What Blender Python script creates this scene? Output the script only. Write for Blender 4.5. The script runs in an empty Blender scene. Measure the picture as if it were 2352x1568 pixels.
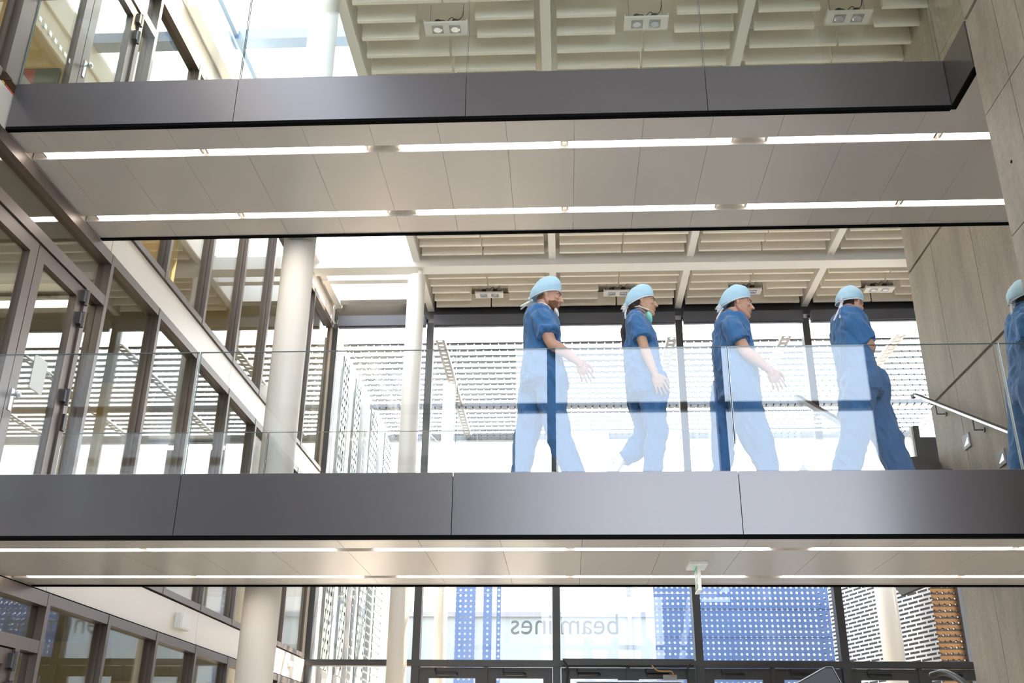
import bpy, bmesh, math, random
from mathutils import Vector, Matrix, noise
random.seed(7)
C = bpy.context.scene.collection
SC = bpy.context.scene

# ------------------------------------------------------------------ materials
def _new(name):
    m = bpy.data.materials.new(name); m.use_nodes = True
    nt = m.node_tree; nt.nodes.clear()
    out = nt.nodes.new('ShaderNodeOutputMaterial')
    return m, nt, out

def N(nt, kind, **kw):
    n = nt.nodes.new(kind)
    for k, v in kw.items():
        if k.startswith('i_'):
            n.inputs[int(k[2:]) if k[2:].isdigit() else k[2:].replace('_', ' ')].default_value = v
        else:
            setattr(n, k, v)
    return n

def L(nt, a, b): nt.links.new(a, b)

def pbr(name, col, rough=0.5, metal=0.0, var=0.06, scale=6.0, bump=0.0, bscale=80.0, spec=0.5, emit=None, estr=0.0, stretch=(1, 1, 1), sheen=0.0):
    """principled surface whose colour wanders a little with a noise texture"""
    m, nt, out = _new(name)
    p = N(nt, 'ShaderNodeBsdfPrincipled')
    tc = N(nt, 'ShaderNodeTexCoord'); mp = N(nt, 'ShaderNodeMapping')
    mp.inputs['Scale'].default_value = stretch
    L(nt, tc.outputs['Object'], mp.inputs[0])
    nz = N(nt, 'ShaderNodeTexNoise'); nz.inputs['Scale'].default_value = scale; nz.inputs['Detail'].default_value = 4
    L(nt, mp.outputs[0], nz.inputs['Vector'])
    mx = N(nt, 'ShaderNodeMix', data_type='RGBA')
    mx.inputs[6].default_value = [c * (1 - var) for c in col] + [1]
    mx.inputs[7].default_value = [min(1, c * (1 + var)) for c in col] + [1]
    L(nt, nz.outputs['Fac'], mx.inputs[0]); L(nt, mx.outputs[2], p.inputs['Base Color'])
    p.inputs['Roughness'].default_value = rough; p.inputs['Metallic'].default_value = metal
    p.inputs['Specular IOR Level'].default_value = spec
    if sheen: p.inputs['Sheen Weight'].default_value = sheen
    if emit:
        p.inputs['Emission Color'].default_value = list(emit) + [1]; p.inputs['Emission Strength'].default_value = estr
    if bump:
        nb = N(nt, 'ShaderNodeTexNoise'); nb.inputs['Scale'].default_value = bscale; nb.inputs['Detail'].default_value = 3
        L(nt, mp.outputs[0], nb.inputs['Vector'])
        b = N(nt, 'ShaderNodeBump'); b.inputs['Strength'].default_value = bump; b.inputs['Distance'].default_value = 0.01
        L(nt, nb.outputs['Fac'], b.inputs['Height']); L(nt, b.outputs[0], p.inputs['Normal'])
    L(nt, p.outputs[0], out.inputs[0])
    return m

def glass(name, tint=(0.97, 0.985, 0.98), r0=0.045, gain=1.0):
    """architectural glazing: clear, with a mirror reflection that grows towards grazing angles"""
    m, nt, out = _new(name)
    tr = N(nt, 'ShaderNodeBsdfTransparent'); tr.inputs[0].default_value = list(tint) + [1]
    gl = N(nt, 'ShaderNodeBsdfGlossy'); gl.inputs['Roughness'].default_value = 0.0
    lw = N(nt, 'ShaderNodeLayerWeight'); lw.inputs['Blend'].default_value = 0.5
    nz = N(nt, 'ShaderNodeTexNoise'); nz.inputs['Scale'].default_value = 0.5; nz.inputs['Detail'].default_value = 0.0
    bm = N(nt, 'ShaderNodeBump'); bm.inputs['Strength'].default_value = 0.012; bm.inputs['Distance'].default_value = 0.1
    L(nt, nz.outputs['Fac'], bm.inputs['Height'])
    pw = N(nt, 'ShaderNodeMath', operation='POWER'); pw.inputs[1].default_value = 5.0
    L(nt, lw.outputs['Facing'], pw.inputs[0])
    ml = N(nt, 'ShaderNodeMath', operation='MULTIPLY_ADD', use_clamp=True)
    ml.inputs[1].default_value = (1 - r0) * gain; ml.inputs[2].default_value = r0
    L(nt, pw.outputs[0], ml.inputs[0])
    L(nt, bm.outputs[0], gl.inputs['Normal'])
    mix = N(nt, 'ShaderNodeMixShader')
    L(nt, ml.outputs[0], mix.inputs[0]); L(nt, tr.outputs[0], mix.inputs[1]); L(nt, gl.outputs[0], mix.inputs[2])
    L(nt, mix.outputs[0], out.inputs[0])
    return m

def perforated(name, col, pitch=0.11, hole=0.35, axes='XZ', rough=0.6, seam=0.0, hole_x=None, stripe=None):
    """sheet metal with real see-through round (or oblong) holes on a grid"""
    m, nt, out = _new(name)
    p = N(nt, 'ShaderNodeBsdfPrincipled'); p.inputs['Base Color'].default_value = list(col) + [1]; p.inputs['Roughness'].default_value = rough
    tr = N(nt, 'ShaderNodeBsdfTransparent')
    tc = N(nt, 'ShaderNodeTexCoord'); sp = N(nt, 'ShaderNodeSeparateXYZ'); L(nt, tc.outputs['Object'], sp.inputs[0])
    outs = {'X': sp.outputs[0], 'Y': sp.outputs[1], 'Z': sp.outputs[2]}
    sq = []
    px = pitch if not isinstance(pitch, tuple) else pitch[0]
    pz = pitch if not isinstance(pitch, tuple) else pitch[1]
    for ax, pt in ((axes[0], px), (axes[1], pz)):
        d = N(nt, 'ShaderNodeMath', operation='DIVIDE'); d.inputs[1].default_value = pt; L(nt, outs[ax], d.inputs[0])
        of = N(nt, 'ShaderNodeMath', operation='ADD'); of.inputs[1].default_value = 100.5; L(nt, d.outputs[0], of.inputs[0])
        fr = N(nt, 'ShaderNodeMath', operation='FRACT'); L(nt, of.outputs[0], fr.inputs[0])
        s = N(nt, 'ShaderNodeMath', operation='SUBTRACT'); s.inputs[1].default_value = 0.5; L(nt, fr.outputs[0], s.inputs[0])
        q = N(nt, 'ShaderNodeMath', operation='MULTIPLY'); q.inputs[1].default_value = pt; L(nt, s.outputs[0], q.inputs[0])
        w = N(nt, 'ShaderNodeMath', operation='MULTIPLY'); L(nt, q.outputs[0], w.inputs[0]); L(nt, q.outputs[0], w.inputs[1])
        sq.append(w)
    if hole_x: 
        hx = N(nt, 'ShaderNodeMath', operation='MULTIPLY'); hx.inputs[1].default_value = hole_x; L(nt, sq[0].outputs[0], hx.inputs[0]); sq[0] = hx
    ad = N(nt, 'ShaderNodeMath', operation='ADD'); L(nt, sq[0].outputs[0], ad.inputs[0]); L(nt, sq[1].outputs[0], ad.inputs[1])
    lt = N(nt, 'ShaderNodeMath', operation='LESS_THAN'); lt.inputs[1].default_value = (hole * min(px, pz)) ** 2; L(nt, ad.outputs[0], lt.inputs[0])
    if stripe:                                    # boards: dark joints between them
        pt, frac, jc = stripe
        d = N(nt, 'ShaderNodeMath', operation='DIVIDE'); d.inputs[1].default_value = pt; L(nt, outs[axes[1]], d.inputs[0])
        fr = N(nt, 'ShaderNodeMath', operation='FRACT'); L(nt, d.outputs[0], fr.inputs[0])
        gt = N(nt, 'ShaderNodeMath', operation='GREATER_THAN'); gt.inputs[1].default_value = frac; L(nt, fr.outputs[0], gt.inputs[0])
        mc = N(nt, 'ShaderNodeMix', data_type='RGBA'); mc.inputs[6].default_value = list(col) + [1]; mc.inputs[7].default_value = list(jc) + [1]
        L(nt, gt.outputs[0], mc.inputs[0]); L(nt, mc.outputs[2], p.inputs['Base Color'])
    mix = N(nt, 'ShaderNodeMixShader'); L(nt, lt.outputs[0], mix.inputs[0]); L(nt, p.outputs[0], mix.inputs[1]); L(nt, tr.outputs[0], mix.inputs[2])
    L(nt, mix.outputs[0], out.inputs[0])
    return m

def concrete(name, col=(0.40, 0.38, 0.34), axis='Y'):
    m, nt, out = _new(name)
    p = N(nt, 'ShaderNodeBsdfPrincipled'); p.inputs['Roughness'].default_value = 0.62; p.inputs['Specular IOR Level'].default_value = 0.35
    tc = N(nt, 'ShaderNodeTexCoord'); mp = N(nt, 'ShaderNodeMapping'); mp.inputs['Scale'].default_value = (2.2, 2.2, 0.45)
    L(nt, tc.outputs['Object'], mp.inputs[0])
    n1 = N(nt, 'ShaderNodeTexNoise'); n1.inputs['Scale'].default_value = 1.6; n1.inputs['Detail'].default_value = 7; n1.inputs['Roughness'].default_value = 0.62
    L(nt, mp.outputs[0], n1.inputs['Vector'])
    n2 = N(nt, 'ShaderNodeTexNoise'); n2.inputs['Scale'].default_value = 26; n2.inputs['Detail'].default_value = 5
    L(nt, tc.outputs['Object'], n2.inputs['Vector'])
    r = N(nt, 'ShaderNodeValToRGB'); r.color_ramp.elements[0].position = 0.3; r.color_ramp.elements[1].position = 0.75
    r.color_ramp.elements[0].color = [c * 0.78 for c in col] + [1]; r.color_ramp.elements[1].color = [min(1, c * 1.2) for c in col] + [1]
    L(nt, n1.outputs['Fac'], r.inputs[0])
    mx = N(nt, 'ShaderNodeMix', data_type='RGBA', blend_type='MULTIPLY'); mx.inputs[0].default_value = 0.35
    L(nt, r.outputs[0], mx.inputs[6]); L(nt, n2.outputs['Fac'], mx.inputs[7])
    # air pores
    vo = N(nt, 'ShaderNodeTexVoronoi'); vo.inputs['Scale'].default_value = 9
    L(nt, tc.outputs['Object'], vo.inputs['Vector'])
    lt = N(nt, 'ShaderNodeMath', operation='LESS_THAN'); lt.inputs[1].default_value = 0.05; L(nt, vo.outputs['Distance'], lt.inputs[0])
    m2 = N(nt, 'ShaderNodeMix', data_type='RGBA'); m2.inputs[7].default_value = [c * 0.45 for c in col] + [1]
    f = N(nt, 'ShaderNodeMath', operation='MULTIPLY'); f.inputs[1].default_value = 0.55; L(nt, lt.outputs[0], f.inputs[0])
    L(nt, f.outputs[0], m2.inputs[0]); L(nt, mx.outputs[2], m2.inputs[6]); L(nt, m2.outputs[2], p.inputs['Base Color'])
    b = N(nt, 'ShaderNodeBump'); b.inputs['Strength'].default_value = 0.15; b.inputs['Distance'].default_value = 0.01
    L(nt, n2.outputs['Fac'], b.inputs['Height']); L(nt, b.outputs[0], p.inputs['Normal'])
    L(nt, p.outputs[0], out.inputs[0])
    return m

def slotted(name, sheet, slot, axes=('X', 'Z'), bw=0.34, rh=0.085, mortar=0.035):
    """metal screen with rows of oblong slots (pattern of the sheet itself)"""
    m, nt, out = _new(name)
    p = N(nt, 'ShaderNodeBsdfPrincipled'); p.inputs['Roughness'].default_value = 0.55
    tc = N(nt, 'ShaderNodeTexCoord'); sp = N(nt, 'ShaderNodeSeparateXYZ'); cb = N(nt, 'ShaderNodeCombineXYZ')
    L(nt, tc.outputs['Object'], sp.inputs[0])
    o = {'X': 0, 'Y': 1, 'Z': 2}
    L(nt, sp.outputs[o[axes[0]]], cb.inputs[0]); L(nt, sp.outputs[o[axes[1]]], cb.inputs[1])
    br = N(nt, 'ShaderNodeTexBrick'); L(nt, cb.outputs[0], br.inputs['Vector'])
    br.inputs['Scale'].default_value = 1.0; br.inputs['Brick Width'].default_value = bw; br.inputs['Row Height'].default_value = rh
    br.inputs['Mortar Size'].default_value = mortar; br.inputs['Mortar Smooth'].default_value = 0.0
    br.inputs['Color1'].default_value = list(slot) + [1]; br.inputs['Color2'].default_value = [c * 1.3 for c in slot] + [1]
    br.inputs['Mortar'].default_value = list(sheet) + [1]
    L(nt, br.outputs['Color'], p.inputs['Base Color']); L(nt, p.outputs[0], out.inputs[0])
    return m

def emitter(name, col, strength):
    m, nt, out = _new(name)
    e = N(nt, 'ShaderNodeEmission'); e.inputs[0].default_value = list(col) + [1]; e.inputs[1].default_value = strength
    L(nt, e.outputs[0], out.inputs[0])
    return m

M = {}
M['fascia'] = pbr('bronze_fascia', (0.165, 0.15, 0.15), 0.28, 0.6, 0.03, 1.5)
M['shadow'] = pbr('black_gap', (0.006, 0.006, 0.006), 0.95, 0, 0.05, spec=0.05)
M['soffit'] = pbr('satin_soffit', (0.68, 0.642, 0.60), 0.27, 0.10, 0.02, 1.2, spec=0.35)
M['deck'] = pbr('grey_screed', (0.60, 0.59, 0.57), 0.5, 0, 0.08, 4)
M['white'] = pbr('white_paint', (0.80, 0.79, 0.76), 0.55, 0, 0.02, 2)
M['ceil'] = pbr('ceiling_white', (0.80, 0.75, 0.66), 0.7, 0, 0.03, 2)
M['baffle'] = pbr('baffle_felt', (0.90, 0.85, 0.76), 0.8, 0, 0.03, 3, 0.05, 60)
M['beam'] = pbr('beam_paint', (0.80, 0.78, 0.74), 0.5, 0, 0.02, 2)
M['column'] = pbr('column_plaster', (0.92, 0.855, 0.77), 0.45, 0, 0.02, 1.5)
M['frame'] = pbr('bronze_frame', (0.165, 0.133, 0.116), 0.38, 0.55, 0.05, 3)
M['frame2'] = pbr('anthracite_frame', (0.075, 0.073, 0.075), 0.42, 0.4, 0.05, 3)
M['spandrel'] = pbr('spandrel_panel', (0.83, 0.75, 0.665), 0.33, 0.1, 0.02, 1.2)
M['black'] = pbr('black_plastic', (0.016, 0.016, 0.018), 0.4, 0, 0.1)
M['steel'] = pbr('brushed_steel', (0.62, 0.63, 0.65), 0.28, 1.0, 0.04, 20)
M['blind'] = pbr('blind_box', (0.115, 0.12, 0.145), 0.5, 0.2, 0.05)
M['grey'] = pbr('mid_grey', (0.35, 0.35, 0.36), 0.5, 0.2, 0.05)
M['rail'] = pbr('rail_steel', (0.55, 0.56, 0.58), 0.35, 0.8, 0.04, 12)
M['dark'] = pbr('dark_panel', (0.065, 0.062, 0.065), 0.5, 0.2, 0.06, 4)
M['glass'] = glass('clear_glass', (0.985, 0.992, 0.992), 0.055)
M['glass_green'] = glass('greenish_glass', (0.935, 0.965, 0.93), 0.045)
M['glass_wall'] = glass('window_glass', (0.84, 0.85, 0.82), 0.13, 1.0)
M['glass_out'] = glass('facade_glass', (0.975, 0.985, 0.99), 0.04)
M['edge'] = pbr('glass_edge', (0.22, 0.30, 0.29), 0.2, 0, 0.05)
M['tube'] = emitter('tube_glow', (1.0, 0.93, 0.86), 9.0)
M['lamp'] = emitter('lamp_glow', (1.0, 0.97, 0.92), 1.2)
M['roomfill'] = emitter('room_fill_glow', (1.0, 0.90, 0.72), 14.0)
M['bluebar'] = pbr('skylight_bar', (0.17, 0.25, 0.38), 0.5)
M['reflector'] = pbr('lamp_reflector', (0.55, 0.58, 0.64), 0.25, 0.6)
M['letter2'] = M['reflector']
M['seam'] = pbr('blue_seam', (0.07, 0.13, 0.34), 0.6)
M['sheet_blue'] = pbr('blue_grey_underside', (0.30, 0.34, 0.38), 0.5)
M['concrete'] = concrete('fair_faced_concrete', (0.50, 0.455, 0.385))
M['yellow'] = pbr('ochre_wall', (0.74, 0.53, 0.20), 0.7, 0, 0.05, 2)
M['beigewall'] = pbr('beige_wall', (0.66, 0.56, 0.33), 0.7, 0, 0.05, 2)
M['roomfloor'] = pbr('room_floor', (0.35, 0.33, 0.30), 0.5, 0, 0.08, 3)
M['floor'] = pbr('stone_floor', (0.64, 0.605, 0.555), 0.35, 0, 0.06, 2)
M['paving'] = pbr('pale_paving', (0.84, 0.74, 0.62), 0.8, 0, 0.08, 1)
M['green'] = pbr('exit_green', (0.02, 0.36, 0.16), 0.4, 0, 0.03, emit=(0.02, 0.5, 0.22), estr=0.12)
M['signwhite'] = pbr('sign_white', (0.9, 0.9, 0.9), 0.4, 0, 0.02, emit=(1, 1, 1), estr=0.06)
M['slat'] = perforated('slat_metal', (0.13, 0.135, 0.145), (0.16, 0.09), 0.19, 'XZ')
M['arm'] = perforated('arm_metal', (0.24, 0.225, 0.21), 0.20, 0.24, 'YX')
M['bluescreen'] = perforated('blue_perforated', (0.16, 0.27, 0.58), 0.115, 0.225, 'XZ')
M['shutter'] = perforated('shutter_metal', (0.13, 0.15, 0.15), 0.17, 0.24, 'YZ')
M['slot'] = slotted('slot_screen', (0.74, 0.71, 0.68), (0.02, 0.02, 0.023), bw=0.36, rh=0.085, mortar=0.021)
M['gold'] = perforated('timber_screen', (0.29, 0.12, 0.018), (0.10, 0.105), 0.21, 'XZ', stripe=(0.105, 0.62, (0.05, 0.02, 0.006)))
M['pale'] = pbr('pale_cladding', (0.55, 0.56, 0.57), 0.5, 0, 0.03, 0.6)
M['annex'] = pbr('annex_render', (0.44, 0.50, 0.52), 0.7, 0, 0.04, 0.5)
M['orange'] = pbr('cable_orange', (0.55, 0.30, 0.10), 0.5)
_m, _nt, _o = _new('frosted_letters')
_t = N(_nt, 'ShaderNodeBsdfTransparent'); _d = N(_nt, 'ShaderNodeBsdfDiffuse'); _d.inputs[0].default_value = (0.40, 0.44, 0.47, 1)
_x = N(_nt, 'ShaderNodeMixShader'); _x.inputs[0].default_value = 0.6
L(_nt, _t.outputs[0], _x.inputs[1]); L(_nt, _d.outputs[0], _x.inputs[2]); L(_nt, _x.outputs[0], _o.inputs[0]); M['letter'] = _m

# ------------------------------------------------------------------ mesh builder
class MB:
    def __init__(s): s.v = []; s.f = []
    def box(s, x0, x1, y0, y1, z0, z1):
        b = len(s.v)
        s.v += [(x0, y0, z0), (x1, y0, z0), (x1, y1, z0), (x0, y1, z0), (x0, y0, z1), (x1, y0, z1), (x1, y1, z1), (x0, y1, z1)]
        s.f += [tuple(b + i for i in q) for q in ((3, 2, 1, 0), (4, 5, 6, 7), (0, 1, 5, 4), (1, 2, 6, 5), (2, 3, 7, 6), (3, 0, 4, 7))]
        return s
    def prism(s, poly, axis, a, b):
        """poly of 2-D points extruded along axis from a to b; (u,v) are the two other axes in xyz order"""
        def P(u, v, w):
            return {'x': (w, u, v), 'y': (u, w, v), 'z': (u, v, w)}[axis]
        n = len(poly); o = len(s.v)
        s.v += [P(u, v, a) for u, v in poly] + [P(u, v, b) for u, v in poly]
        s.f.append(tuple(o + i for i in range(n))); s.f.append(tuple(o + n + i for i in reversed(range(n))))
        for i in range(n):
            j = (i + 1) % n
            s.f.append((o + i, o + n + i, o + n + j, o + j))
        return s
    def loft(s, pts, rad, n=12, flat=None):
        """round bar through pts with a radius at each; flat=(ax,k) squashes along an axis vector"""
        pts = [Vector(p) for p in pts]
        if not isinstance(rad, (list, tuple)): rad = [rad] * len(pts)
        rings = []; prev = None
        for i, p in enumerate(pts):
            t = (pts[min(i + 1, len(pts) - 1)] - pts[max(i - 1, 0)]).normalized()
            if prev is None:
                a = Vector((0, 0, 1)) if abs(t.z) < 0.9 else Vector((1, 0, 0))
                u = t.cross(a).normalized()
            else:
                u = (prev - t * prev.dot(t)).normalized()
            w = t.cross(u); prev = u; ring = []
            for k in range(n):
                an = 2 * math.pi * k / n
                d = u * math.cos(an) * rad[i] + w * math.sin(an) * rad[i]
                if flat:
                    ax = Vector(flat[0]).normalized(); d -= ax * d.dot(ax) * (1 - flat[1])
                ring.append(len(s.v)); s.v.append(tuple(p + d))
            rings.append(ring)
        for i in range(len(rings) - 1):
            for k in range(n):
                j = (k + 1) % n
                s.f.append((rings[i][k], rings[i][j], rings[i + 1][j], rings[i + 1][k]))
        s.f.append(tuple(reversed(rings[0]))); s.f.append(tuple(rings[-1]))
        return s
    def limb(s, pts, rad, n=16, flat_end=False):
        """loft with rounded ends and a smoothed centre line"""
        pts = [Vector(p) for p in pts]; P = []; Rr = []
        for i in range(len(pts) - 1):
            p0 = pts[max(i - 1, 0)]; p1 = pts[i]; p2 = pts[i + 1]; p3 = pts[min(i + 2, len(pts) - 1)]
            for k in range(4):
                t = k / 4
                q = 0.5 * ((2 * p1) + (p2 - p0) * t + (2 * p0 - 5 * p1 + 4 * p2 - p3) * t * t + (3 * p1 - p0 - 3 * p2 + p3) * t ** 3)
                P.append(q); Rr.append(rad[i] * (1 - t) + rad[i + 1] * t)
        P.append(pts[-1]); Rr.append(rad[-1])
        d0 = (P[0] - P[1]).normalized(); d1 = (P[-1] - P[-2]).normalized()
        PP = []; RR = []
        for a in (85, 60, 30):
            PP.append(P[0] + d0 * Rr[0] * math.sin(math.radians(a))); RR.append(Rr[0] * math.cos(math.radians(a)))
        PP += P; RR += Rr
        for a in (() if flat_end else (30, 60, 85)):
            PP.append(P[-1] + d1 * Rr[-1] * math.sin(math.radians(a))); RR.append(Rr[-1] * math.cos(math.radians(a)))
        return s.loft(PP, RR, n)
    def ell(s, c, ax, n=16, m=10):
        """ellipsoid from a centre and three semi-axis vectors"""
        c = Vector(c); A, B, D = (Vector(a) for a in ax); o = len(s.v)
        s.v.append(tuple(c + D))
        for i in range(1, m):
            th = math.pi * i / m
            for k in range(n):
                ph = 2 * math.pi * k / n
                s.v.append(tuple(c + A * math.sin(th) * math.cos(ph) + B * math.sin(th) * math.sin(ph) + D * math.cos(th)))
        s.v.append(tuple(c - D)); e = len(s.v) - 1
        for k in range(n):
            j = (k + 1) % n
            s.f.append((o, o + 1 + k, o + 1 + j)); s.f.append((e, e - n + j, e - n + k))
            for i in range(m - 2):
                a = o + 1 + i * n
                s.f.append((a + k, a + n + k, a + n + j, a + j))
        return s
    def rings(s, rs, n=28, p=2.4):
        """stack of super-ellipse rings (cx,cy,cz,rx,ry[,tilt])"""
        o = len(s.v)
        for r in rs:
            cx, cy, cz, rx, ry = r[:5]; tl = r[5] if len(r) > 5 else 0.0
            for k in range(n):
                a = 2 * math.pi * k / n; c, q = math.cos(a), math.sin(a)
                x = math.copysign(abs(c) ** (2 / p), c) * rx; y = math.copysign(abs(q) ** (2 / p), q) * ry
                s.v.append((cx + x, cy + y, cz + tl * x))
        for i in range(len(rs) - 1):
            for k in range(n):
                j = (k + 1) % n
                s.f.append((o + i * n + k, o + i * n + j, o + (i + 1) * n + j, o + (i + 1) * n + k))
        s.f.append(tuple(o + k for k in reversed(range(n)))); s.f.append(tuple(o + (len(rs) - 1) * n + k for k in range(n)))
        return s
    def mesh(s, name):
        me = bpy.data.meshes.new(name); me.from_pydata(s.v, [], s.f); me.validate()
        bm = bmesh.new(); bm.from_mesh(me); bmesh.ops.recalc_face_normals(bm, faces=bm.faces); bm.to_mesh(me); bm.free()
        return me
    def build(s, name, m, parent=None, smooth=False, bevel=0.0, at=None, structure=False):
        me = s.mesh(name)
        o = bpy.data.objects.new(name, me); C.objects.link(o)
        for mm in (m if isinstance(m, (list, tuple)) else [m]): me.materials.append(mm)
        if smooth: me.shade_smooth()
        if bevel:
            b = o.modifiers.new('bevel', 'BEVEL'); b.width = bevel; b.segments = 2; b.limit_method = 'ANGLE'
        if at is not None:
            recentre(o, at); WORLD[o.name] = Vector(at)
        if parent is not None:
            o.parent = parent
            recentre_to_parent(o, parent)
        if structure: o['kind'] = 'structure'
        return o

def recentre(o, at):
    o.data.transform(Matrix.Translation(-Vector(at))); o.location = at

WORLD = {}
def recentre_to_parent(o, parent):
    """mesh was written in world coordinates; express it in the parent's space"""
    off = WORLD.get(parent.name, Vector(parent.location))
    o.data.transform(Matrix.Translation(-(off)))
    WORLD[o.name] = off

def empty(name, loc, label=None, cat=None, group=None, kind=None):
    o = bpy.data.objects.new(name, None); C.objects.link(o); o.location = loc; o.empty_display_size = 0.1
    WORLD[o.name] = Vector(loc)
    return tag(o, label, cat, group, kind)

def tag(o, label=None, cat=None, group=None, kind=None):
    if label: o['label'] = label
    if cat: o['category'] = cat
    if group: o['group'] = group
    if kind: o['kind'] = kind
    return o

def copy_tree(o, loc, label, group=None):
    c = o.copy(); C.objects.link(c); c.location = loc
    c['label'] = label
    if group: c['group'] = group
    for ch in list(o.children):
        d = ch.copy(); C.objects.link(d); d.parent = c
        for g in list(ch.children):
            e = g.copy(); C.objects.link(e); e.parent = d
    return c

ORD = ['first', 'second', 'third', 'fourth', 'fifth', 'sixth', 'seventh', 'eighth', 'ninth', 'tenth', 'eleventh', 'twelfth', 'thirteenth', 'fourteenth', 'fifteenth', 'sixteenth', 'seventeenth', 'eighteenth', 'nineteenth', 'twentieth']

# ------------------------------------------------------------------ key dimensions
XL, YF, YB, YFAC = -4.41, 6.40, 8.22, 17.60
Z1, Z1S, Z2, Z2S = 3.443, 3.027, 6.713, 6.300      # walkway floors and soffits
ZC = 9.85
#CAMERA
cam_d = bpy.data.cameras.new('camera'); cam = bpy.data.objects.new('camera', cam_d); C.objects.link(cam)
cam_d.sensor_width = 36.0; cam_d.lens = 36.0 * 2296.15 / 2352.0; cam_d.clip_start = 0.05; cam_d.clip_end = 400
pit, yaw, rol = math.radians(23.48796), math.radians(-3.11179), math.radians(0.56212)
fwd = Vector((math.sin(yaw) * math.cos(pit), math.cos(yaw) * math.cos(pit), math.sin(pit)))
rgt = Vector((math.cos(yaw), -math.sin(yaw), 0)); upv = rgt.cross(fwd)
r2 = rgt * math.cos(rol) + upv * math.sin(rol); u2 = -rgt * math.sin(rol) + upv * math.cos(rol)
cam.matrix_world = Matrix(((r2.x, u2.x, -fwd.x, 0), (r2.y, u2.y, -fwd.y, 0), (r2.z, u2.z, -fwd.z, 1.6), (0, 0, 0, 1)))
SC.camera = cam
# ------------------------------------------------------------------ the setting
def S(name, mb, m, **k): return mb.build(name, m, structure=True, **k)

S('floor', MB().box(XL - 6, 8.5, -6.2, YFAC, -0.2, 0.0), M['floor'])
# roof slab over the hall (closed above the baffles, open over the skylight strip)
S('ceiling', MB().box(-2.45, 7.2, -6.2, YFAC + 0.2, 10.24, 10.45), M['ceil'])
mb = MB()
for k in range(6): mb.box(XL - 6, XL + 0.0, -6.2, YFAC, 10.3, 10.45)
S('ceiling_left', MB().box(XL - 6, XL - 0.22, -6.2, YFAC, 10.05, 10.3), M['ceil'])

# --- left wall: spandrel bands between the storeys, with open panel joints
def band(name, z0, z1, y0, y1, joints):
    mb = MB(); ys = [y0] + [j for j in joints if y0 < j < y1] + [y1]
    for a, b in zip(ys, ys[1:]): mb.box(XL - 0.14, XL, a + 0.004, b - 0.004, z0, z1)
    mb2 = MB().box(XL - 0.2, XL - 0.02, y0, y1, z0 + 0.005, z1 - 0.005)
    o = S(name, mb, M['spandrel']); S(name + '_backing', mb2, M['shadow'])
JL = [1.1, 4.78, 8.44, 12.15, 15.85]
band('wall_left', 3.005, 3.375, -6.2, YFAC - 0.06, JL)
band('wall_left_middle', 6.272, 6.612, -6.2, YFAC - 0.06, JL)
band('wall_left_top', 9.56, 10.30, -6.2, YFAC - 0.06, JL)
S('trim_1', MB().box(XL - 0.12, XL + 0.012, -6.2, YFAC, 2.988, 3.004), M['shadow'])
S('trim_2', MB().box(XL - 0.12, XL + 0.012, -6.2, YFAC, 6.255, 6.271), M['shadow'])
S('trim_3', MB().box(XL - 0.12, XL + 0.015, -6.2, YFAC, 9.925, 9.945), M['beam'])
# floor slabs and rooms behind the left glazing
for i, z in enumerate((3.0, 6.27)):
    S('floor_room_%d' % (i + 1), MB().box(XL - 6, XL - 0.21, -6.2, YFAC, z + 0.02, z + 0.36), M['roomfloor'])
S('wall_room_rear', MB().box(XL - 6.2, XL - 6.0, -6.2, YFAC, 0, 10.05), M['yellow'])
S('wall_room_far', MB().box(XL - 6, XL - 0.3, YFAC - 0.1, YFAC, 0, 10.05), M['beigewall'])
S('wall_room_near', MB().box(XL - 6, XL - 0.3, -6.3, -6.2, 0, 10.05), M['beigewall'])
for i, (z0, z1) in enumerate(((0, 3.0), (3.4, 6.27), (6.65, 10.05))):
    S('wall_room_partition_%d' % (i + 1), MB().box(XL - 6, XL - 0.9, 11.9, 12.0, z0, z1), M['yellow' if i else 'beigewall'])
    S('wall_room_divider_%d' % (i + 1), MB().box(XL - 6, XL - 0.9, 5.2, 5.3, z0, z1), M['beigewall'])

S('wall_room_partition_4', MB().box(XL - 6, XL - 0.5, 9.0, 9.1, 6.65, 10.05), M['yellow'])

# --- left wall glazing: one window per bay and storey
YM = [8.475 + 1.2275 * i for i in range(8)]            # mullion lines
YM[-1] = YFAC - 0.25
wn = 0
def window_left(z0, z1, ya, yb, top=0.09, bot=0.07):
    global wn
    wn += 1
    w = empty('window_%d' % wn, (XL, (ya + yb) / 2, z0), kind='structure')
    f = MB().box(XL - 0.10, XL + 0.03, ya - 0.03, ya + 0.03, z0, z1)
    f.box(XL - 0.10, XL + 0.025, ya + 0.03, yb - 0.03, z1 - top, z1).box(XL - 0.10, XL + 0.025, ya + 0.03, yb - 0.03, z0, z0 + bot)
    f.box(XL - 0.07, XL - 0.02, ya + 0.03, ya + 0.05, z0 + bot, z1 - top).box(XL - 0.07, XL - 0.02, yb - 0.05, yb - 0.03, z0 + bot, z1 - top)
    f.build('window_frame', M['frame'], w)
    MB().box(XL - 0.052, XL - 0.040, ya + 0.035, yb - 0.035, z0 + bot - 0.01, z1 - top + 0.01).build('pane', M['glass_wall'], w)
LEVELS = ((0.0, 2.99), (3.39, 6.255), (6.62, 9.56))
for z0, z1 in LEVELS:
    for a, b in zip(YM, YM[1:]): window_left(z0, z1, a, b)
    for k in range(8):                                   # nearer bays, seen only in reflections
        a = 6.2 - 1.55 * (k + 1); window_left(z0, z1, a, a + 1.55)
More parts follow.
